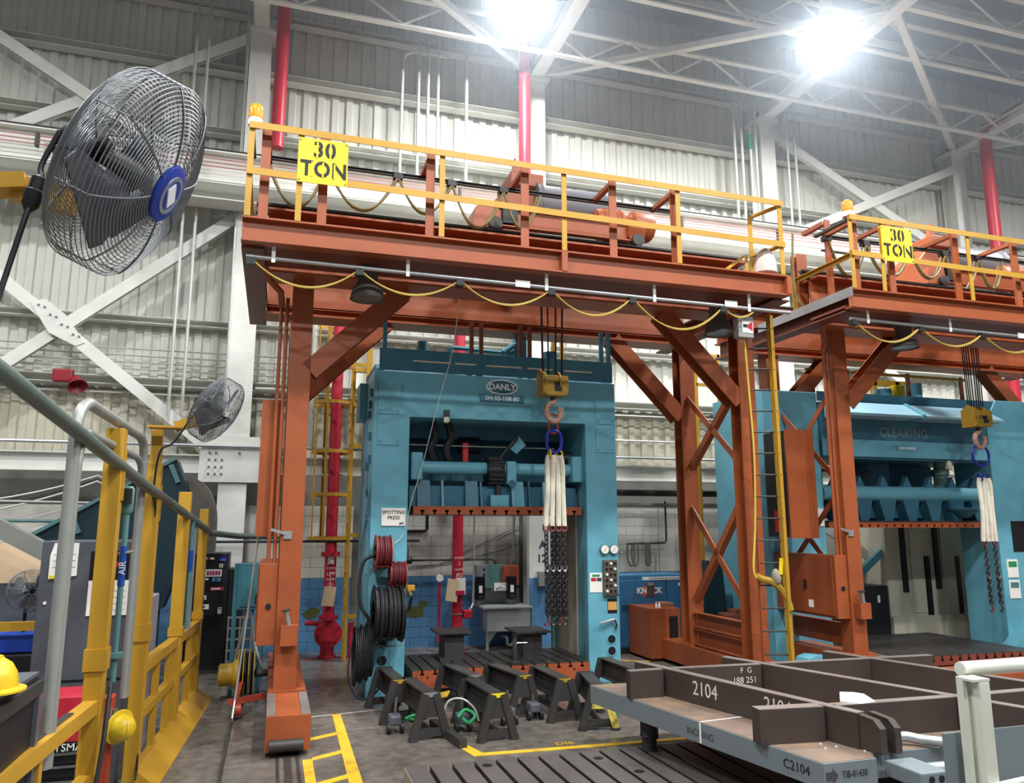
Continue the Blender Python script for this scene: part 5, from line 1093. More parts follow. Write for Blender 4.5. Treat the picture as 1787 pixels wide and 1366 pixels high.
# locker with stickers
lk = thing('tool_locker', 'tall black tool locker covered in stickers left of gantry leg', 'locker', (-.95, 14.4, 0))
part('locker_body', 'black', lk, lambda m: m.box(-1.36, -.68, 14.2, 14.9, .06, 1.95), bevel=.015)
part('locker_side_box', 'black', lk, lambda m: m.box(-.68, -.42, 14.35, 14.9, .06, 1.68), bevel=.01)
part('locker_drawers', 'black_gloss', lk, lambda m: m.box(-1.34, -.70, 14.185, 14.2, .15, .95))
part('locker_base', 'dark_steel', lk, lambda m: m.box(-1.36, -.42, 14.2, 14.9, 0, .06))
def sticker(x, z, w_, h_, mt, marks=()):
    k_ = part('sticker', mt, lk, lambda m: m.box(x-w_/2, x+w_/2, 14.194, 14.2, z-h_/2, z+h_/2))
    for dx, dz, mw, mh, mm in marks: part('sticker_mark', mm, k_, lambda m: m.box(x+dx-mw/2, x+dx+mw/2, 14.192, 14.194, z+dz-mh/2, z+dz+mh/2))
M('mark_magenta', (168, 50, 96), .5); M('mark_sky', (110, 160, 200), .5)
sticker(-.98, 1.62, .40, .12, 'white', [(-.15, 0, .05, .08, 'blue_deep'), (-.09, 0, .05, .08, 'blue_deep')] + [(-.02+.045*i, 0, .034, .07, 'mark_magenta') for i in range(5)])
sticker(-1.0, 1.86, .17, .03, 'white', [(0, 0, .05, .03, 'red')]); sticker(-.78, 1.85, .12, .07, 'blue_deep', [(0, -.015, .08, .015, 'mark_sky')])
sticker(-.80, 1.74, .06, .06, 'white', [(0, 0, .025, .025, 'letter_dark')]); sticker(-.86, 1.51, .13, .06, 'mark_sky', [(0, 0, .05, .03, 'blue_deep')]); sticker(-1.03, 1.52, .09, .03, 'white')
sticker(-.84, 1.36, .22, .06, 'red', [(-.02, 0, .15, .03, 'white')]); sticker(-1.14, 1.36, .09, .035, 'white', [(0, 0, .05, .012, 'letter_dark')])
sticker(-1.05, 1.22, .10, .07, 'white', [(0, -.01, .06, .02, 'letter_dark')]); sticker(-1.06, 1.07, .22, .08, 'white', [(-.02, 0, .13, .04, 'blue_deep')])
sticker(-1.06, .87, .25, .17, 'blue_deep', [(0, .02, .20, .05, 'paper'), (0, .02, .10, .09, 'sign_yellow'), (0, .02, .04, .02, 'letter_black')])
sticker(-1.08, .70, .38, .08, 'white', [(0, -.015, .35, .035, 'black')] + [(-.14+.04*i, .024, .03, .02, 'letter_dark') for i in range(8)]); sticker(-.78, 1.0, .06, .11, 'white', [(0, .035, .03, .02, 'letter_black')])
for z, mt in ((1.55, 'red'), (1.45, 'white'), (1.3, 'sign_yellow')): part('sticker', mt, lk, lambda m: m.cyl((-.52, 14.35, z), (-.52, 14.345, z), .045, 14))
cr2 = thing('wire_rack', 'grey wire crate stack beside the black tool locker', 'crate', (-.5, 13.6, 0))
for i in range(5):
    part('rack_bar', 'pipe_grey', cr2, lambda m: m.box(-.62, -.05, 13.6, 13.62, .25+i*.17, .28+i*.17))
for x in (-.60, -.42, -.24, -.06): part('rack_upright', 'pipe_grey', cr2, lambda m: m.box(x-.012, x+.012, 13.585, 13.6, 0, .95))
tp = thing('junction_box', 'teal electrical box on a stand left of the gantry leg', 'electrical box', (-.3, 12.2, 0))
part('box_body', 'box_teal', tp, lambda m: m.box(-.44, -.13, 12.2, 12.45, 1.20, 1.86), bevel=.008)
part('box_door', 'box_teal', tp, lambda m: m.box(-.40, -.15, 12.185, 12.2, 1.24, 1.80), bevel=.004)
for x in (-.47, -.10): part('stand_leg', 'box_teal', tp, lambda m: m.sec((x, 12.3, 0), (x, 12.3, 1.86), angle(.06, .06, .01), up=(0, 1, 0)))
part('box_conduit', 'pipe_grey', tp, lambda m: m.tube(smoothpath([(-.30, 12.3, 1.2), (-.33, 12.3, .9), (-.42, 12.3, .5), (-.44, 12.3, .1)]), .025, 8))
part('box_conduit', 'pipe_grey', tp, lambda m: m.tube(smoothpath([(-.22, 12.3, 1.2), (-.18, 12.25, .8), (-.08, 12.1, .5), (-.0, 11.9, .38)]), .022, 8))
cr3 = thing('cable_reel', 'spring cable reel with yellow drum beside the gantry foot', 'cable reel', (-.28, 11.9, 0))
part('reel_drum', 'yellow_dirty', cr3, lambda m: m.lathe((-.62, 11.9, .36), (1, 0, 0), [(.12, 0), (.15, .02), (.15, .18), (.20, .22), (.20, .26)], 22), smooth=True)
for k, x in enumerate((-.36, -.29, -.22, -.15)): part('reel_disc', 'yellow_dirty', cr3, lambda m: m.lathe((x, 11.9, .36), (1, 0, 0), [(.33, 0), (.33, .012), (.05, .012), (.05, 0)], 30, closed=True), smooth=True)
for x in (-.33, -.26, -.19): part('wound_cable', 'rubber', cr3, lambda m: m.lathe((x, 11.9, .36), (1, 0, 0), [(.27, 0), (.29, .015), (.27, .03), (.06, .03), (.06, 0)], 26, closed=True), smooth=True)
part('reel_arm', 'red_paint', cr3, lambda m: m.sec((-.42, 10.75, .22), (.02, 10.80, .27), rect(.05, .07)))
part('reel_arm', 'red_paint', cr3, lambda m: m.sec((-.34, 11.0, .14), (-.28, 11.9, .34), rect(.05, .06)))
part('guide_roller', 'red_paint', cr3, lambda m: m.cyl((-.36, 10.75, .13), (-.26, 10.75, .13), .07, 14))
part('reel_axle', 'dark_steel', cr3, lambda m: m.cyl((-.15, 11.9, .36), (.04, 11.9, .36), .05, 12))
one('feed_rope', 'pale rope dropping from the gantry cabinet to the floor trench', 'rope', 'conduit', lambda m: m.tube([(-.17, 10.7, 2.27), (-.22, 10.75, 1.6), (-.30, 10.74, .7), (-.34, 10.72, .25), (-.36, 10.6, .02)], .014, 6))

one('service_pipe', 'thin grey pipe crossing behind the first yellow posts', 'pipe', 'pipe_grey', lambda m: m.cyl((-5.2, 13.9, 2.80), (-1.0, 13.9, 2.74), .022, 8))
one('service_pipe', 'thin teal pipe crossing behind the first yellow posts', 'pipe', 'teal_light', lambda m: m.cyl((-5.2, 13.95, 2.50), (-1.0, 13.95, 2.45), .025, 8))
for k in range(3):
    one('slack_cable', ['upper', 'middle', 'lower'][k] + ' slack cable draped on the wall under the white beam at left', 'cable', ['conduit', 'dark_steel', 'conduit'][k], lambda m: m.tube(catenary((-5.6, 15.2, 2.75-.12*k), (-3.0, 15.2, 3.28-.05*k), .12, 8) + catenary((-3.0, 15.2, 3.28-.05*k), (-1.4, 15.2, 2.9-.1*k), .1, 8)[1:], .016, 6))
one('bent_pipe', 'white conduit bend on the wall behind the left gantry corner', 'conduit', 'conduit', lambda m: m.tube(smoothpath([(-.45, 15.35, 5.0), (.05, 15.35, 5.0), (.15, 15.35, 4.95), (.18, 15.35, 4.8), (.18, 15.35, 3.95)]), .035, 8))
# ------------------------------------------------------------------ slotted floor plate
sxs2 = [1.55+.222*i for i in range(30)]
def slotted(x0, x1, z1, xs, w, d):
    pts = [(x0, 0), (x1, 0), (x1, z1)]
    for x in sorted(xs, reverse=True): pts += [(x+w/2, z1), (x+w/2, z1-d), (x-w/2, z1-d), (x-w/2, z1)]
    return pts + [(x0, z1)]
fp = thing('floor_plate', 'slotted steel floor plate under the die frame in right foreground', 'floor plate', (1.33, 7.8, 0))
body = part('plate_body', 'dark_steel', fp, lambda m: m.prism([(x, 1.6, z) for x, z in slotted(1.33, 8.3, .118, sxs2, .042, .05)], (0, 6.22, 0)))
ed3 = [1.33] + sxs2 + [8.3]
for i in range(len(ed3)-1):
    part('plate_land', 'floor_plate', fp, lambda m: m.box(ed3[i]+(.021 if i else 0), ed3[i+1]-(.021 if i < len(ed3)-2 else 0), 1.6, 7.82, .118, .124))
for x, y in ((2.1, 7.65), (3.22, 7.55), (3.42, 7.05), (1.66, 6.9)): part('bolt_hole', 'black', fp, lambda m: m.cyl((x, y, .124), (x, y, .126), .05, 16))
part('side_face', 'beige', fp, lambda m: m.box(1.322, 1.33, 1.6, 7.82, 0, .12))
# ------------------------------------------------------------------ die frame
DF = thing('welded_die', 'grey steel die plate with welded dark ribs in right foreground', 'die frame', (5.0, 6.8, .12))
part('base_plate', 'plate_grey', DF, lambda m: m.prism([(3.488, 8.372, .46), (4.033, 5.187, .46), (4.52, 5.19, .46), (4.56, 5.30, .46), (7.9, 5.24, .46), (7.4, 8.372, .46)], (0, 0, .186)), bevel=.004)
part('plate_skin', 'plate_top', DF, lambda m: m.prism([(3.50, 8.362, .646), (4.04, 5.197, .646), (4.515, 5.2, .646), (4.555, 5.31, .646), (7.89, 5.25, .646), (7.39, 8.36, .646)], (0, 0, .004)))
def rib(p, q, w=.085, h=.27, z=.65, cham=False):
    r_ = part('rib', 'rib_steel', DF, lambda m: m.sec((p[0], p[1], z+h/2), (q[0], q[1], z+h/2), rect(w, h)))
    part('rib_edge', 'rib_top', r_, lambda m: m.sec((p[0], p[1], z+h+.003), (q[0], q[1], z+h+.003), rect(w-.004, .006)))
    return r_
rib((3.95, 8.10), (4.60, 5.42), .10)
rib((5.04, 8.10), (6.10, 4.95), .10)
rib((6.42, 8.10), (7.25, 5.3), .10)
rib((3.60, 7.62), (3.985, 7.63), .09); rib((4.11, 7.63), (5.14, 7.58), .09); rib((5.25, 7.58), (6.54, 7.53), .09); rib((6.64, 7.53), (7.4, 7.5), .09)
rib((3.88, 5.80), (4.46, 5.74), .13); rib((4.57, 5.72), (5.80, 5.69), .10); rib((5.90, 5.69), (7.1, 5.71), .10)
# forked end of the first rib
for dx in (-.04, .10):
    part('fork_tine', 'rib_steel', DF, lambda m: m.prism([(4.60+dx, 5.45, .65), (4.60+dx, 5.45, .92), (4.625+dx, 5.27, .90), (4.64+dx, 5.22, .84), (4.64+dx, 5.22, .65)], (.06, .0, 0)))
cyb = part('cylinder_block', 'plate_grey', DF, lambda m: m.box(4.62, 4.88, 4.86, 5.22, .50, .62), bevel=.012)
for x in (4.71, 4.80): part('port', 'black', cyb, lambda m: m.cyl((x, 4.861, .57), (x, 4.855, .57), .025, 14))
part('bent_pipe', 'galv', DF, lambda m: m.tube(smoothpath([(4.86, 5.45, .70), (5.02, 5.42, .71), (5.10, 5.34, .70), (5.20, 5.24, .70), (5.34, 5.2, .68), (5.60, 5.18, .66)]), .04, 10), smooth=True)
part('straight_pipe', 'galv', DF, lambda m: m.cyl((4.86, 5.06, .57), (5.5, 5.02, .57), .05, 12), smooth=True)
for x, y, r_ in ((3.84, 7.66, .09), (4.1, 8.05, .05), (7.0, 7.6, .09), (4.45, 5.45, .06), (7.3, 5.5, .09)):
    lg = part('leg', 'dark_steel', DF, lambda m: m.lathe((x, y, .124), (0, 0, 1), [(r_*.85, 0), (r_*.85, .14), (r_*1.12, .145), (r_, .16), (r_, .336)], 18), smooth=True)
# chalk, stencils
text('chalk_mark', '2104', .19, (4.152, 7.05, .80), M('chalk', (206, 198, 186), .9), DF, rot=(90, 0, -76.4), sx=.9, ext=.001)
text('chalk_mark', '2104', .17, (4.36, 6.18, .82), 'chalk', DF, rot=(90, 0, -76.4), sx=.9, ext=.001)
text('chalk_mark', 'F  G', .08, (4.95, 7.535, .87), 'chalk', DF, rot=(90, 0, -2), ext=.0005)
text('chalk_mark', '188 251', .09, (4.93, 7.535, .77), 'chalk', DF, rot=(90, 0, -2), ext=.0005)
text('stencil', 'INCOING', .085, (3.795, 6.56, .545), 'letter_dark', DF, rot=(90, 0, -80.3), ext=.0008)
text('stencil', 'C2104', .10, (3.985, 5.45, .555), 'letter_black', DF, rot=(90, 0, -80.3), ext=.0008)
text('stencil', 'TIB-01430', .07, (4.31, 5.186, .555), 'letter_black', DF, rot=(90, 0, 0.4), ext=.0008, sx=.8)
part('painted_arrow', 'letter_dark', DF, lambda m: m.prism([(4.05, 5.186, .525), (4.11, 5.186, .525), (4.11, 5.186, .50), (4.16, 5.186, .555), (4.11, 5.186, .61), (4.11, 5.186, .585), (4.05, 5.186, .585)], (0, -.002, 0)))
part('centre_line', 'letter_white', DF, lambda m: m.prism([(3.80, 6.56, .651), (4.27, 6.62, .651), (4.27, 6.60, .651), (3.80, 6.54, .651)], (0, 0, .001)))
part('centre_line', 'letter_white', DF, lambda m: m.prism([(3.793, 6.56, .47), (3.797, 6.54, .47), (3.797, 6.54, .645), (3.793, 6.56, .645)], (-.002, 0, 0)))
part('centre_line', 'letter_white', DF, lambda m: m.prism([(5.0, 5.62, .651), (5.5, 5.36, .651), (5.5, 5.34, .651), (5.0, 5.60, .651)], (0, 0, .001)))
for i, (x, y) in enumerate(((4.35, 5.62), (4.42, 5.52), (4.30, 5.50), (4.55, 5.35))): part('debris', 'white', DF, lambda m: m.box(x, x+.015, y, y+.01, .65, .658))
pg = one('rag', 'crumpled white paper rag lying on a die frame rib', 'rag', 'paper', lambda m: m.add([(4.72, 5.80, .93), (4.86, 5.97, .96), (5.04, 5.88, .95), (5.00, 5.70, .927), (4.82, 5.66, .927), (4.88, 5.82, .985), (4.72, 5.80, .905), (4.86, 5.97, .93), (5.04, 5.88, .92), (5.00, 5.70, .927), (4.82, 5.66, .927)],
    [(0, 1, 5), (1, 2, 5), (2, 3, 5), (3, 4, 5), (4, 0, 5), (6, 7, 1, 0), (7, 8, 2, 1), (8, 9, 3, 2), (9, 10, 4, 3), (10, 6, 0, 4), (10, 9, 8, 7, 6)]))
# ------------------------------------------------------------------ white handrail at the platform edge
hr = thing('platform_handrail', 'white platform handrail with grey panel at right edge', 'handrail', (3.4, 3.2, 0))
part('post', 'handrail_white', hr, lambda m: m.box(3.385, 3.455, 3.14, 3.22, 0, 1.64), bevel=.008)
part('post_leaf', 'handrail_white', hr, lambda m: m.box(3.345, 3.37, 3.20, 3.24, 0, 1.64))
part('post_cap', 'handrail_white', hr, lambda m: m.box(3.345, 3.455, 3.14, 3.24, 1.64, 1.652))
part('top_rail', 'handrail_white', hr, lambda m: m.cyl((3.42, 3.28, 1.675), (5.4, 3.34, 1.675), .036, 14), smooth=True)
part('mid_rail', 'handrail_white', hr, lambda m: m.cyl((3.2, 3.10, 1.155), (5.4, 3.36, 1.19), .018, 10), smooth=True)
part('infill_panel', 'panel_grey', hr, lambda m: m.box(3.27, 5.4, 3.27, 3.285, .7, 1.375))
# ------------------------------------------------------------------ die stands
def stand(label, x, y, yaw, Lb=.98, tape='yellow_dirty', spot=False, lett=None):
    base = (x, y, 0)
    t = thing('die_stand', label, 'stand', base, 'dark steel die stands before the left press')
    c_, s_ = math.cos(R(yaw)), math.sin(R(yaw))
    def W(px, py, pz): return Vector((x + px*c_ - py*s_, y + px*s_ + py*c_, pz))
    mt = 'dark_steel'
    part('beam', mt, t, lambda m: m.sec(W(0, -.0, .375), W(0, Lb, .375), ibeam(.16, .27, .022, .04)))
    for yy, front in ((0, True), (Lb-.02, False)):
        m2 = 'spotted' if (spot and front) else mt
        fr = part('end_plate', m2, t, lambda m: m.prism([W(-.085, yy-.02, .51), W(.085, yy-.02, .51), W(.15, yy-.02, .24), W(-.15, yy-.02, .24)], W(0, yy, 0)-W(0, yy-.02, 0)))
        for sgn_ in (-1, 1):
            lg = part('leg', 'spotted' if (spot and front and sgn_ > 0) else mt, t, lambda m: m.sec(W(sgn_*.065, yy-.012, .50), W(sgn_*.205, yy-.012, .02), rect(.05, .085)))
            part('foot', mt, lg, lambda m: m.cyl(W(sgn_*.20, yy-.015, 0), W(sgn_*.20, yy-.015, .022), .06, 14))
        part('cross_bar', mt, t, lambda m: m.sec(W(-.19, yy, .075), W(.19, yy, .075), rect(.03, .09)))
    part('lower_beam', mt, t, lambda m: m.sec(W(0, .0, .09), W(0, Lb, .09), rect(.05, .06)))
    if tape: part('tape', tape, t, lambda m: m.box(-.085, .085, -.027, -.021, .465, .512)).matrix_local
    for ch in t.children:
        if ch.name.startswith('tape'):
            ch.location = (0, 0, 0); ch.rotation_euler.z = R(yaw)
    if lett: 
        text('lettering', lett[0], .07, W(*lett[1]), 'letter_silver', t, rot=(90, 0, yaw + lett[2]), ext=.0006)
    return t
M('spotted', (206, 196, 84), .6, var=.1, scale=10, dirt=(120, 60, 40), dscale=14, damt=1.0)
stand('dark die stand farthest left against the blue upright', 1.62, 10.05, 4)
stand('dark die stand in front at left with bare top edge', 1.84, 9.19, 6, tape='galv')
stand('dark die stand behind the two front stands', 2.60, 10.08, 10, .95, tape='galv')
stand('dark die stand in front at centre with yellow top tape', 2.57, 8.93, 5, tape='sign_yellow')
stand('dark die stand at centre with worn yellow tape and bare beam side', 3.20, 9.88, 10, .98)
stand('dark die stand right of centre before the orange bolster', 3.62, 9.52, 2)
stand('die stand with yellow speckled end beside the die plate', 3.86, 9.02, -12, .9, tape='galv', spot=True)
stand('long dark die stand behind the die plate at right', 4.78, 9.85, 2, 1.0, tape=None)
def caster(x, y, yaw=0):
    t = thing('wheeled_jack', 'small wheeled jack under the dark die stands near x%.0f' % 0 if False else CL.pop(0), 'jack', (x, y, 0), 'small wheeled jacks among the stands')
    part('jack_body', 'cab_grey', t, lambda m: m.box(x-.07, x+.07, y-.1, y+.1, .09, .2), bevel=.02)
    for dx in (-.08, .08): part('wheel', 'rubber', t, lambda m: m.cyl((x+dx-.02, y-.06, .06), (x+dx+.02, y-.06, .06), .06, 14))
    part('pump_arm', 'dark_steel', t, lambda m: m.cyl((x, y, .18), (x+.05, y+.22, .34), .018, 8))
CL = ['small wheeled jack left of the front left stand', 'small wheeled jack between the two front stands', 'small wheeled jack beside the stand right of centre', 'small wheeled jack beneath the stand behind']
caster(1.50, 9.62); caster(2.28, 9.45); caster(3.28, 9.75); caster(2.9, 9.6)
for lab_, mt, p in (('green strap curled beneath the front left die stand', 'green', [(1.58, 9.3, .22), (1.68, 9.25, .26), (1.78, 9.3, .22), (1.70, 9.38, .18), (1.6, 9.36, .2)]),
                ('green strap tangled between the two front stands', 'green', [(2.18, 9.25, .2), (2.28, 9.3, .27), (2.38, 9.22, .22), (2.3, 9.18, .15), (2.22, 9.2, .2)]),
                ('white cord looping between the two front stands', 'conduit', [(2.05, 9.5, .15), (2.12, 9.5, .33), (2.28, 9.45, .36), (2.42, 9.4, .25), (2.46, 9.35, .12)]),
                ('green bottle shaped strap beside the speckled stand', 'green', [(4.18, 9.25, .04), (4.2, 9.25, .2), (4.22, 9.25, .3)])):
    one('tie_strap', lab_, 'strap', mt, lambda m: m.tube(smoothpath(p), .012 if mt == 'conduit' else .02, 6))
one('rag', 'yellow rag lying between the two front die stands', 'rag', 'yellow_dirty', lambda m: m.prism([(2.0, 9.75, .3), (2.16, 9.72, .33), (2.22, 9.85, .36), (2.08, 9.92, .32)], (0, 0, .03)), bevel=.01)
one('steel_bar', 'long dark bar on the floor between the front stands', 'bar', 'dark_steel', lambda m: m.sec((2.12, 8.72, .05), (1.98, 9.72, .05), rect(.09, .09)))
# ------------------------------------------------------------------ sprinkler risers
def riser(label, x, y, ztop, lines, tagx, valve):
    t = thing('sprinkler_riser', label, 'fire riser', (x, y, 0), 'red sprinkler risers')
    part('riser_pipe', 'red', t, lambda m: m.cyl((x, y, .25), (x, y, ztop), .108, 20), smooth=True)
    part('riser_base', 'red', t, lambda m: m.lathe((x, y, .0), (0, 0, 1), [(.17, 0), (.17, .04), (.13, .05), (.12, .3), (.19, .31), (.19, .36), (.11, .37)], 20), smooth=True)
    for z in ((1.88, .72) if valve else (1.12, .42)): part('flange', 'red', t, lambda m: m.lathe((x, y, z), (0, 0, 1), [(.11, -.04), (.175, -.04), (.175, .04), (.11, .04)], 20), smooth=True)
    for i, s_ in enumerate(lines): text('lettering', s_, .09 if len(s_) < 4 else .055, (x+.01, y-.110, 1.62-.10*i if valve else 1.78-.11*i), 'letter_white', t, ext=.001)
    tagp = part('inspection_tag', 'paper_tan', t, lambda m: m.prism([(x-tagx-.13, y-.16, .95 if valve else .98), (x-tagx+.10, y-.16, .93 if valve else .94), (x-tagx+.14, y-.16, 1.28 if valve else 1.36), (x-tagx-.08, y-.16, 1.30 if valve else 1.40)], (0, .008, 0)))
    part('tag_string', 'white', tagp, lambda m: m.tube([(x-tagx+.02, y-.15, 1.28), (x, y-.12, 1.5)], .004, 4))
    if valve:
        vv = part('check_valve', 'red', t, lambda m: m.lathe((x, y+.05, .44), (0, -1, 0), [(.15, 0), (.17, .12), (.25, .13), (.25, .18), (.20, .185), (.19, .20), (.05, .205)], 24), smooth=True)
        for k in range(10): part('bolt', 'red', vv, lambda m: m.cyl((x+.215*math.cos(k*.628), y-.15, .44+.215*math.sin(k*.628)), (x+.215*math.cos(k*.628), y-.18, .44+.215*math.sin(k*.628)), .022, 6))
        part('side_pipe', 'red', t, lambda m: m.tube([(x-.42, y-.02, .64), (x-.2, y, .62), (x, y, .58)], .045, 10), smooth=True)
        part('drain_pipe', 'red', t, lambda m: m.cyl((x+.42, y-.05, 0), (x+.42, y-.05, .62), .05, 12), smooth=True)
        part('name_card', 'paper', t, lambda m: m.box(x-.06, x+.06, y-.122, y-.112, 1.70, 1.92))
    else:
        part('gauge_pipe', 'red', t, lambda m: m.tube([(x-.36, y-.02, .18), (x-.36, y-.02, 1.30)], .028, 8), smooth=True)
        part('gauge', 'paper', t, lambda m: m.cyl((x-.36, y-.06, 1.40), (x-.36, y-.02, 1.40), .07, 16))
        part('name_card', 'paper', t, lambda m: m.box(x-.04, x+.14, y-.124, y-.112, 1.08, 1.40))
        part('flow_switch', 'red', t, lambda m: m.box(x+.12, x+.30, y-.08, y+.06, .62, .78), bevel=.02)
        part('strap', 'galv', t, lambda m: m.lathe((x, y, .70), (0, 0, 1), [(.108, 0), (.118, 0), (.118, .02), (.108, .02)], 20))
    return t
riser('red sprinkler riser with round check valve behind the gantry leg', 1.08, 15.2, 8.5, ('SYSTEM', 'UPP', 'ALARM', '121'), .02, True)
riser('red sprinkler riser seen through the opening of the left press', 3.54, 15.2, 8.5, ('SYSTEM', '2', 'ALARM', '122'), .14, False)
# ------------------------------------------------------------------ caged ladder
cl_ = thing('caged_ladder', 'yellow caged wall ladder beside the red riser', 'ladder', (1.3, 14.9, 0))
for y in (14.72, 15.10): part('ladder_rail', 'yellow', cl_, lambda m: m.sec((1.36, y, .0 if y < 15 else .0), (1.36, y, 6.9), chan(.09, .05, .01), up=(1, 0, 0)))
for i in range(21): part('rung', 'yellow', cl_, lambda m: m.cyl((1.36, 14.74, .35+i*.3), (1.36, 15.08, .35+i*.3), .013, 6))
for z in (2.15, 2.95, 3.75, 4.68, 5.45, 6.25):
    def hoop(m):
        pts = [(1.36, 14.70)] + [(1.0 + .37*math.cos(R(g_)), 14.91 + .37*math.sin(R(g_))) for g_ in range(-80, -281, -20)] + [(1.36, 15.12)]
        n = len(pts)
        vs = [(x, y, z) for x, y in pts] + [(x, y, z+.06) for x, y in pts]
        pts2 = [(1.0+(x-1.0)*.975, 14.91+(y-14.91)*.975) for x, y in pts]
        vs += [(x, y, z) for x, y in pts2] + [(x, y, z+.06) for x, y in pts2]
        fs = []
        for i in range(n-1): fs += [(i, i+1, n+i+1, n+i), (2*n+i+1, 2*n+i, 3*n+i, 3*n+i+1), (i+1, i, 2*n+i, 2*n+i+1), (n+i, n+i+1, 3*n+i+1, 3*n+i)]
        fs += [(0, n, 3*n, 2*n), (n-1, 3*n-1, 4*n-1, 2*n-1)]
        m.add(vs, fs)
    part('cage_hoop', 'yellow', cl_, hoop)
for g_ in (-110, -150, -180, -215, -250): part('cage_strap', 'yellow', cl_, lambda m: m.sec((1.0+.36*math.cos(R(g_)), 14.91+.36*math.sin(R(g_)), 2.15), (1.0+.36*math.cos(R(g_)), 14.91+.36*math.sin(R(g_)), 6.31), rect(.045, .008), up=(math.cos(R(g_)), math.sin(R(g_)), 0)))
for z in (.7, 2.2, 3.9, 5.5): part('wall_bracket', 'yellow', cl_, lambda m: m.box(1.36, 1.62, 15.06, 15.12, z, z+.07))
part('landing_post', 'yellow', cl_, lambda m: m.sec((1.62, 14.6, 4.0), (1.62, 14.6, 6.4), rect(.10, .10)))
part('landing_bar', 'yellow', cl_, lambda m: m.box(1.36, 1.66, 14.58, 14.70, 4.62, 4.70))
part('landing_bar', 'yellow', cl_, lambda m: m.box(1.36, 1.66, 14.58, 14.70, 5.3, 5.38))
pr_ = thing('platform_rail', 'yellow platform railing behind the top of the left press', 'railing', (5.1, 13.4, 4.88))
for x in (4.95, 5.12): part('rail_post', 'yellow', pr_, lambda m: m.box(x-.03, x+.03, 13.4, 13.46, 4.88, 6.1))
part('rail_bar', 'yellow', pr_, lambda m: m.sec((4.95, 13.43, 5.0), (5.5, 13.43, 5.5), rect(.06, .06)))
p2_ = thing('platform_rail', 'yellow platform railing behind the right press left side', 'railing', (8.6, 14.0, 4.9))
for x in (8.35, 8.9, 9.5): part('rail_post', 'yellow', p2_, lambda m: m.box(x-.03, x+.03, 14.0, 14.06, 0, 6.0))
part('rail_bar', 'yellow', p2_, lambda m: m.box(8.35, 9.5, 14.0, 14.05, 5.3, 5.36))
part('rail_bar', 'yellow', p2_, lambda m: m.box(8.35, 9.5, 14.0, 14.05, 5.94, 6.0))
# ------------------------------------------------------------------ sink behind the press
sk = thing('wash_sink', 'stainless wash sink with backsplash behind the left press opening', 'sink', (4.5, 15.4, 0))
part('backsplash', 'stainless', sk, lambda m: m.box(3.98, 4.98, 15.72, 15.76, .8, 1.12))
part('counter', 'stainless', sk, lambda m: m.box(4.02, 5.04, 14.98, 15.74, .79, .83), bevel=.006)
part('basin', 'stainless', sk, lambda m: m.box(4.10, 5.00, 15.0, 15.6, .36, .79), bevel=.02)
for x in (4.1, 4.96): part('leg', 'stainless', sk, lambda m: m.box(x, x+.05, 15.05, 15.1, 0, .4))
part('leg_gusset', 'stainless', sk, lambda m: m.prism([(4.15, 15.06, .36), (4.32, 15.06, .36), (4.15, 15.06, .14)], (0, .02, 0)))
part('drain_trap', 'pipe_grey', sk, lambda m: m.tube(smoothpath([(4.72, 15.2, .36), (4.72, 15.2, .2), (4.66, 15.2, .08), (4.58, 15.2, .1), (4.56, 15.2, .22), (4.48, 15.3, .25)]), .03, 8), smooth=True)
fc = part('faucet', 'chrome', sk, lambda m: m.tube(smoothpath([(4.42, 15.58, 1.12), (4.42, 15.5, 1.14), (4.52, 15.42, 1.18), (4.62, 15.4, 1.16), (4.66, 15.4, 1.1)]), .018, 8), smooth=True)
for x in (4.34, 4.56): part('tap_handle', 'chrome', fc, lambda m: m.cyl((x, 15.6, 1.12), (x, 15.5, 1.12), .028, 10))
part('under_cabinet', 'black', sk, lambda m: m.box(5.0, 5.03, 15.05, 15.6, .0, .78))
wb = thing('wall_box', 'grey and green electrical panel above the wash sink', 'electrical panel', (4.3, 15.7, 1.5))
part('panel_grey', 'galv', wb, lambda m: m.box(4.02, 4.22, 15.5, 15.7, 1.18, 1.62))
part('panel_green', 'press_green', wb, lambda m: m.box(4.22, 4.62, 15.55, 15.7, 1.15, 1.62))
part('panel_red', M('rust_red', (160, 74, 50), .5), wb, lambda m: m.box(4.56, 4.92, 15.5, 15.7, 1.2, 1.60), bevel=.01)
part('notice', 'paper', wb, lambda m: m.box(4.38, 4.70, 15.48, 15.5, 1.10, 1.26))
for i in range(3): part('panel_mark', 'letter_black', wb, lambda m: m.box(4.15, 4.19, 15.496, 15.5, 1.28+i*.11, 1.34+i*.11))
for x, lab_ in ((4.06, 'left black soap dispenser beside the wash sink'), (4.72, 'right black soap dispenser above the wash sink')):
    ds = thing('soap_dispenser', lab_, 'dispenser', (x, 15.4, .95), 'black soap dispensers')
    part('dispenser_body', 'black_gloss', ds, lambda m: m.box(x-.10, x+.10, 15.36, 15.48, .95, 1.40), bevel=.02)
    part('dispenser_label', 'paper', ds, lambda m: m.box(x-.035, x+.035, 15.352, 15.36, 1.08, 1.22))
    part('push_bar', 'black', ds, lambda m: m.box(x-.07, x+.07, 15.33, 15.38, .93, 1.02), bevel=.015)
one('towel_box', 'small grey paper towel box on the blue column', 'dispenser', 'pipe_grey', lambda m: m.box(5.2, 5.42, 15.08, 15.2, 1.2, 1.5), bevel=.01)
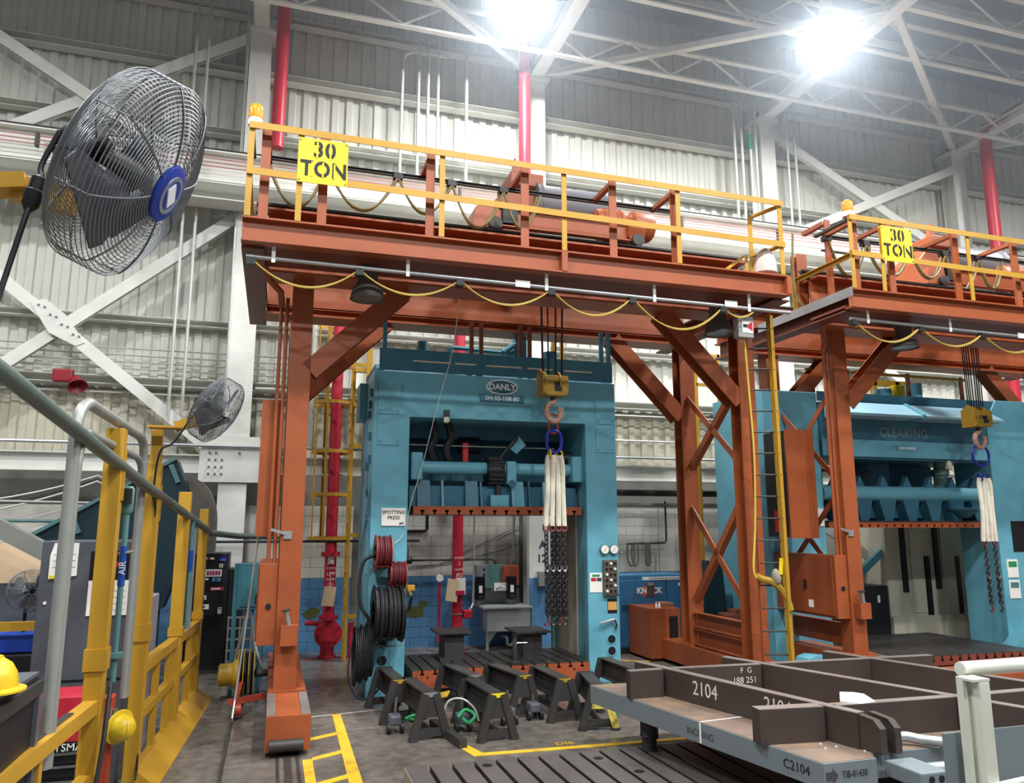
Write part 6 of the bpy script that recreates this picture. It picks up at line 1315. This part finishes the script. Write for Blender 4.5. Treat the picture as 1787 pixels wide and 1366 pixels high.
# paint and bay letters on the middle column
for o in COL.objects:
    if o.name.startswith('building_column') and abs(o.location.x-5.32) < .01: col2 = o
part('blue_paint', 'block_blue', col2, lambda m: m.box(5.045, 5.555, 15.232, 15.24, 0, 1.36))
text('lettering', 'A', .22, (5.34, 15.235, 2.02), M('letter_navy', (34, 62, 92), .5), col2, ext=.001, bold=.004)
text('lettering', '12', .22, (5.32, 15.235, 1.74), 'letter_navy', col2, ext=.001, bold=.004)
# pipes on the block wall behind the press
one('black_pipe', 'black pipe elbow on the white block wall behind the press', 'pipe', 'black', lambda m: m.tube([(2.0, 15.87, 2.30), (3.0, 15.87, 2.30), (3.05, 15.87, 2.34), (3.05, 15.87, 2.8)], .028, 8))
gp_ = thing('gas_pipe', 'dark pipe with valve running to the sink panel', 'pipe', (3.5, 15.7, 1.7))
part('pipe_run', 'dark_steel', gp_, lambda m: m.tube([(2.55, 15.7, 1.72), (4.4, 15.7, 1.72), (4.45, 15.7, 1.68), (4.45, 15.7, 1.5)], .02, 8))
part('valve', 'dark_steel', gp_, lambda m: m.lathe((2.55, 15.66, 1.72), (1, 0, 0), [(.04, 0), (.07, .03), (.07, .14), (.04, .17)], 12), smooth=True)
part('valve_handle', 'dark_steel', gp_, lambda m: m.cyl((2.63, 15.66, 1.78), (2.63, 15.66, 1.95), .01, 6))
for k, z in enumerate((2.35, 2.0)): one('slack_wire', ['upper', 'lower'][k] + ' slack thin wire sloping across the wall behind the press', 'wire', 'dark_steel', lambda m: m.tube([(1.95, 15.88, 1.48+.1*k), (3.3, 15.88, 1.62), (4.7, 15.88, z-.1), (5.05, 15.88, z+.05)], .006, 4))
# ------------------------------------------------------------------ right of the left press
kn = thing('job_cabinet', 'blue steel job cabinet with red badge right of the left press', 'cabinet', (7.2, 14.2, 0))
part('cabinet_body', 'knack_blue', kn, lambda m: m.box(6.38, 7.98, 13.98, 14.7, .10, 1.46), bevel=.012)
for x0, x1 in ((6.40, 7.45), (7.47, 7.96)): part('door', 'knack_blue', kn, lambda m: m.box(x0, x1, 13.95, 13.98, .14, 1.36), bevel=.006)
part('skid', 'dark_steel', kn, lambda m: m.box(6.45, 7.9, 14.0, 14.65, 0, .10))
hd_ = part('recessed_handle', 'letter_navy', kn, lambda m: m.box(6.50, 6.72, 13.942, 13.95, .80, .90))
bd_ = part('logo_badge', M('logo_red', (196, 72, 46), .5), kn, lambda m: m.box(6.94, 7.22, 13.94, 13.95, 1.06, 1.24))
text('lettering', 'KNACK', .155, (7.08, 13.936, 1.16), 'letter_white', kn, ext=.002, bold=.005)
part('clipboard', 'letter_dark', kn, lambda m: m.box(7.02, 7.18, 13.915, 13.93, 1.05, 1.29))
part('clipboard_clip', 'chrome', kn, lambda m: m.box(7.03, 7.17, 13.91, 13.93, 1.26, 1.32))
lb = part('label_strip', 'white', kn, lambda m: m.box(6.95, 7.96, 13.945, 13.98, 1.36, 1.42))
text('lettering', 'SPOTTING PRESS SET-UP EQUIPMENT', .045, (7.46, 13.943, 1.39), 'letter_black', kn, ext=.0008)
part('label_strip', 'white', kn, lambda m: m.box(7.72, 7.9, 13.945, 13.95, 1.24, 1.30))
text('lettering', '#2', .05, (7.81, 13.943, 1.27), 'letter_black', kn, ext=.0008)
mf = one('floor_curb', 'yellow edged floor curb before the blue job cabinet', 'floor marking', 'line_yellow', lambda m: m.prism([(5.9, 13.5, .001), (6.5, 13.1, .001), (6.9, 13.1, .001), (6.9, 13.16, .001), (6.52, 13.16, .001), (5.93, 13.56, .001)], (0, 0, .004)))
ho = thing('wall_hose', 'grey work hoses hanging from a pipe on the wall', 'hose', (7.7, 15.6, 1.8))
part('support_pipe', 'dark_steel', ho, lambda m: m.tube([(7.45, 15.6, 2.02), (8.35, 15.6, 2.04), (8.38, 15.6, 2.1), (8.38, 15.6, 2.95)], .022, 8))
for x, w_ in ((7.50, .16), (7.60, .14), (7.88, .06), (7.93, .06)): part('hose_loop', M('hose_grey', (104, 104, 98), .6), ho, lambda m: m.tube(smoothpath([(x-w_/2, 15.58, 2.03), (x-w_/2, 15.58, 1.7), (x, 15.58, 1.55), (x+w_/2, 15.58, 1.7), (x+w_/2, 15.58, 2.03)]), .022, 8))
wt = one('wooden_tray', 'small wooden tray lying on the orange drive box', 'tray', M('tray_wood', (140, 92, 60), .6), lambda m: m.box(6.95, 7.2, 13.2, 13.5, .92, 1.0), bevel=.008)
for x in (6.84, 6.90): one('bottle', ['left', 'right'][int(x > 6.87)] + ' tiny white bottle on the orange drive box', 'bottle', 'white', lambda m: m.lathe((x, 13.2, .92), (0, 0, 1), [(.022, 0), (.022, .06), (.01, .08), (.01, .1)], 10), smooth=True)
one('tapered_pedestal', 'dark teal tapered machine foot behind the gantry lacing', 'machine foot', 'teal', lambda m: m.prism([(7.86, 13.3, .45), (8.42, 13.3, .45), (8.32, 13.3, 1.68), (8.0, 13.3, 1.75)], (0, .35, 0)))
mo = thing('drive_motor', 'orange brown gear motor behind the gantry lacing', 'motor', (8.2, 12.6, .4))
part('motor_body', 'orange_dark', mo, lambda m: m.box(7.85, 8.35, 12.5, 12.8, 0, .85), bevel=.03)
part('motor_cap', 'orange_dark', mo, lambda m: m.cyl((8.1, 12.62, .85), (8.1, 12.62, .92), .12, 14))
lg_ = one('hang_strap', 'dark strap with ring hanging behind the gantry lacing', 'strap', 'dark_steel', lambda m: m.tube([(8.48, 12.9, 2.1), (8.5, 12.9, 1.9), (8.6, 12.9, 1.1)], .022, 6))
one('blue_bracket', 'small blue machine bracket behind the yellow ladder foot', 'bracket', 'press_blue', lambda m: m.prism([(8.0, 10.6, .12), (8.1, 10.6, .36), (8.25, 10.6, .40), (9.1, 10.6, .3), (9.1, 10.6, .1)], (0, .3, 0)))
one('press_notice', 'black and white notice sign on the right press upright', 'sign', 'paper', lambda m: m.box(9.42, 9.72, 12.03, 12.048, 2.4, 2.72))
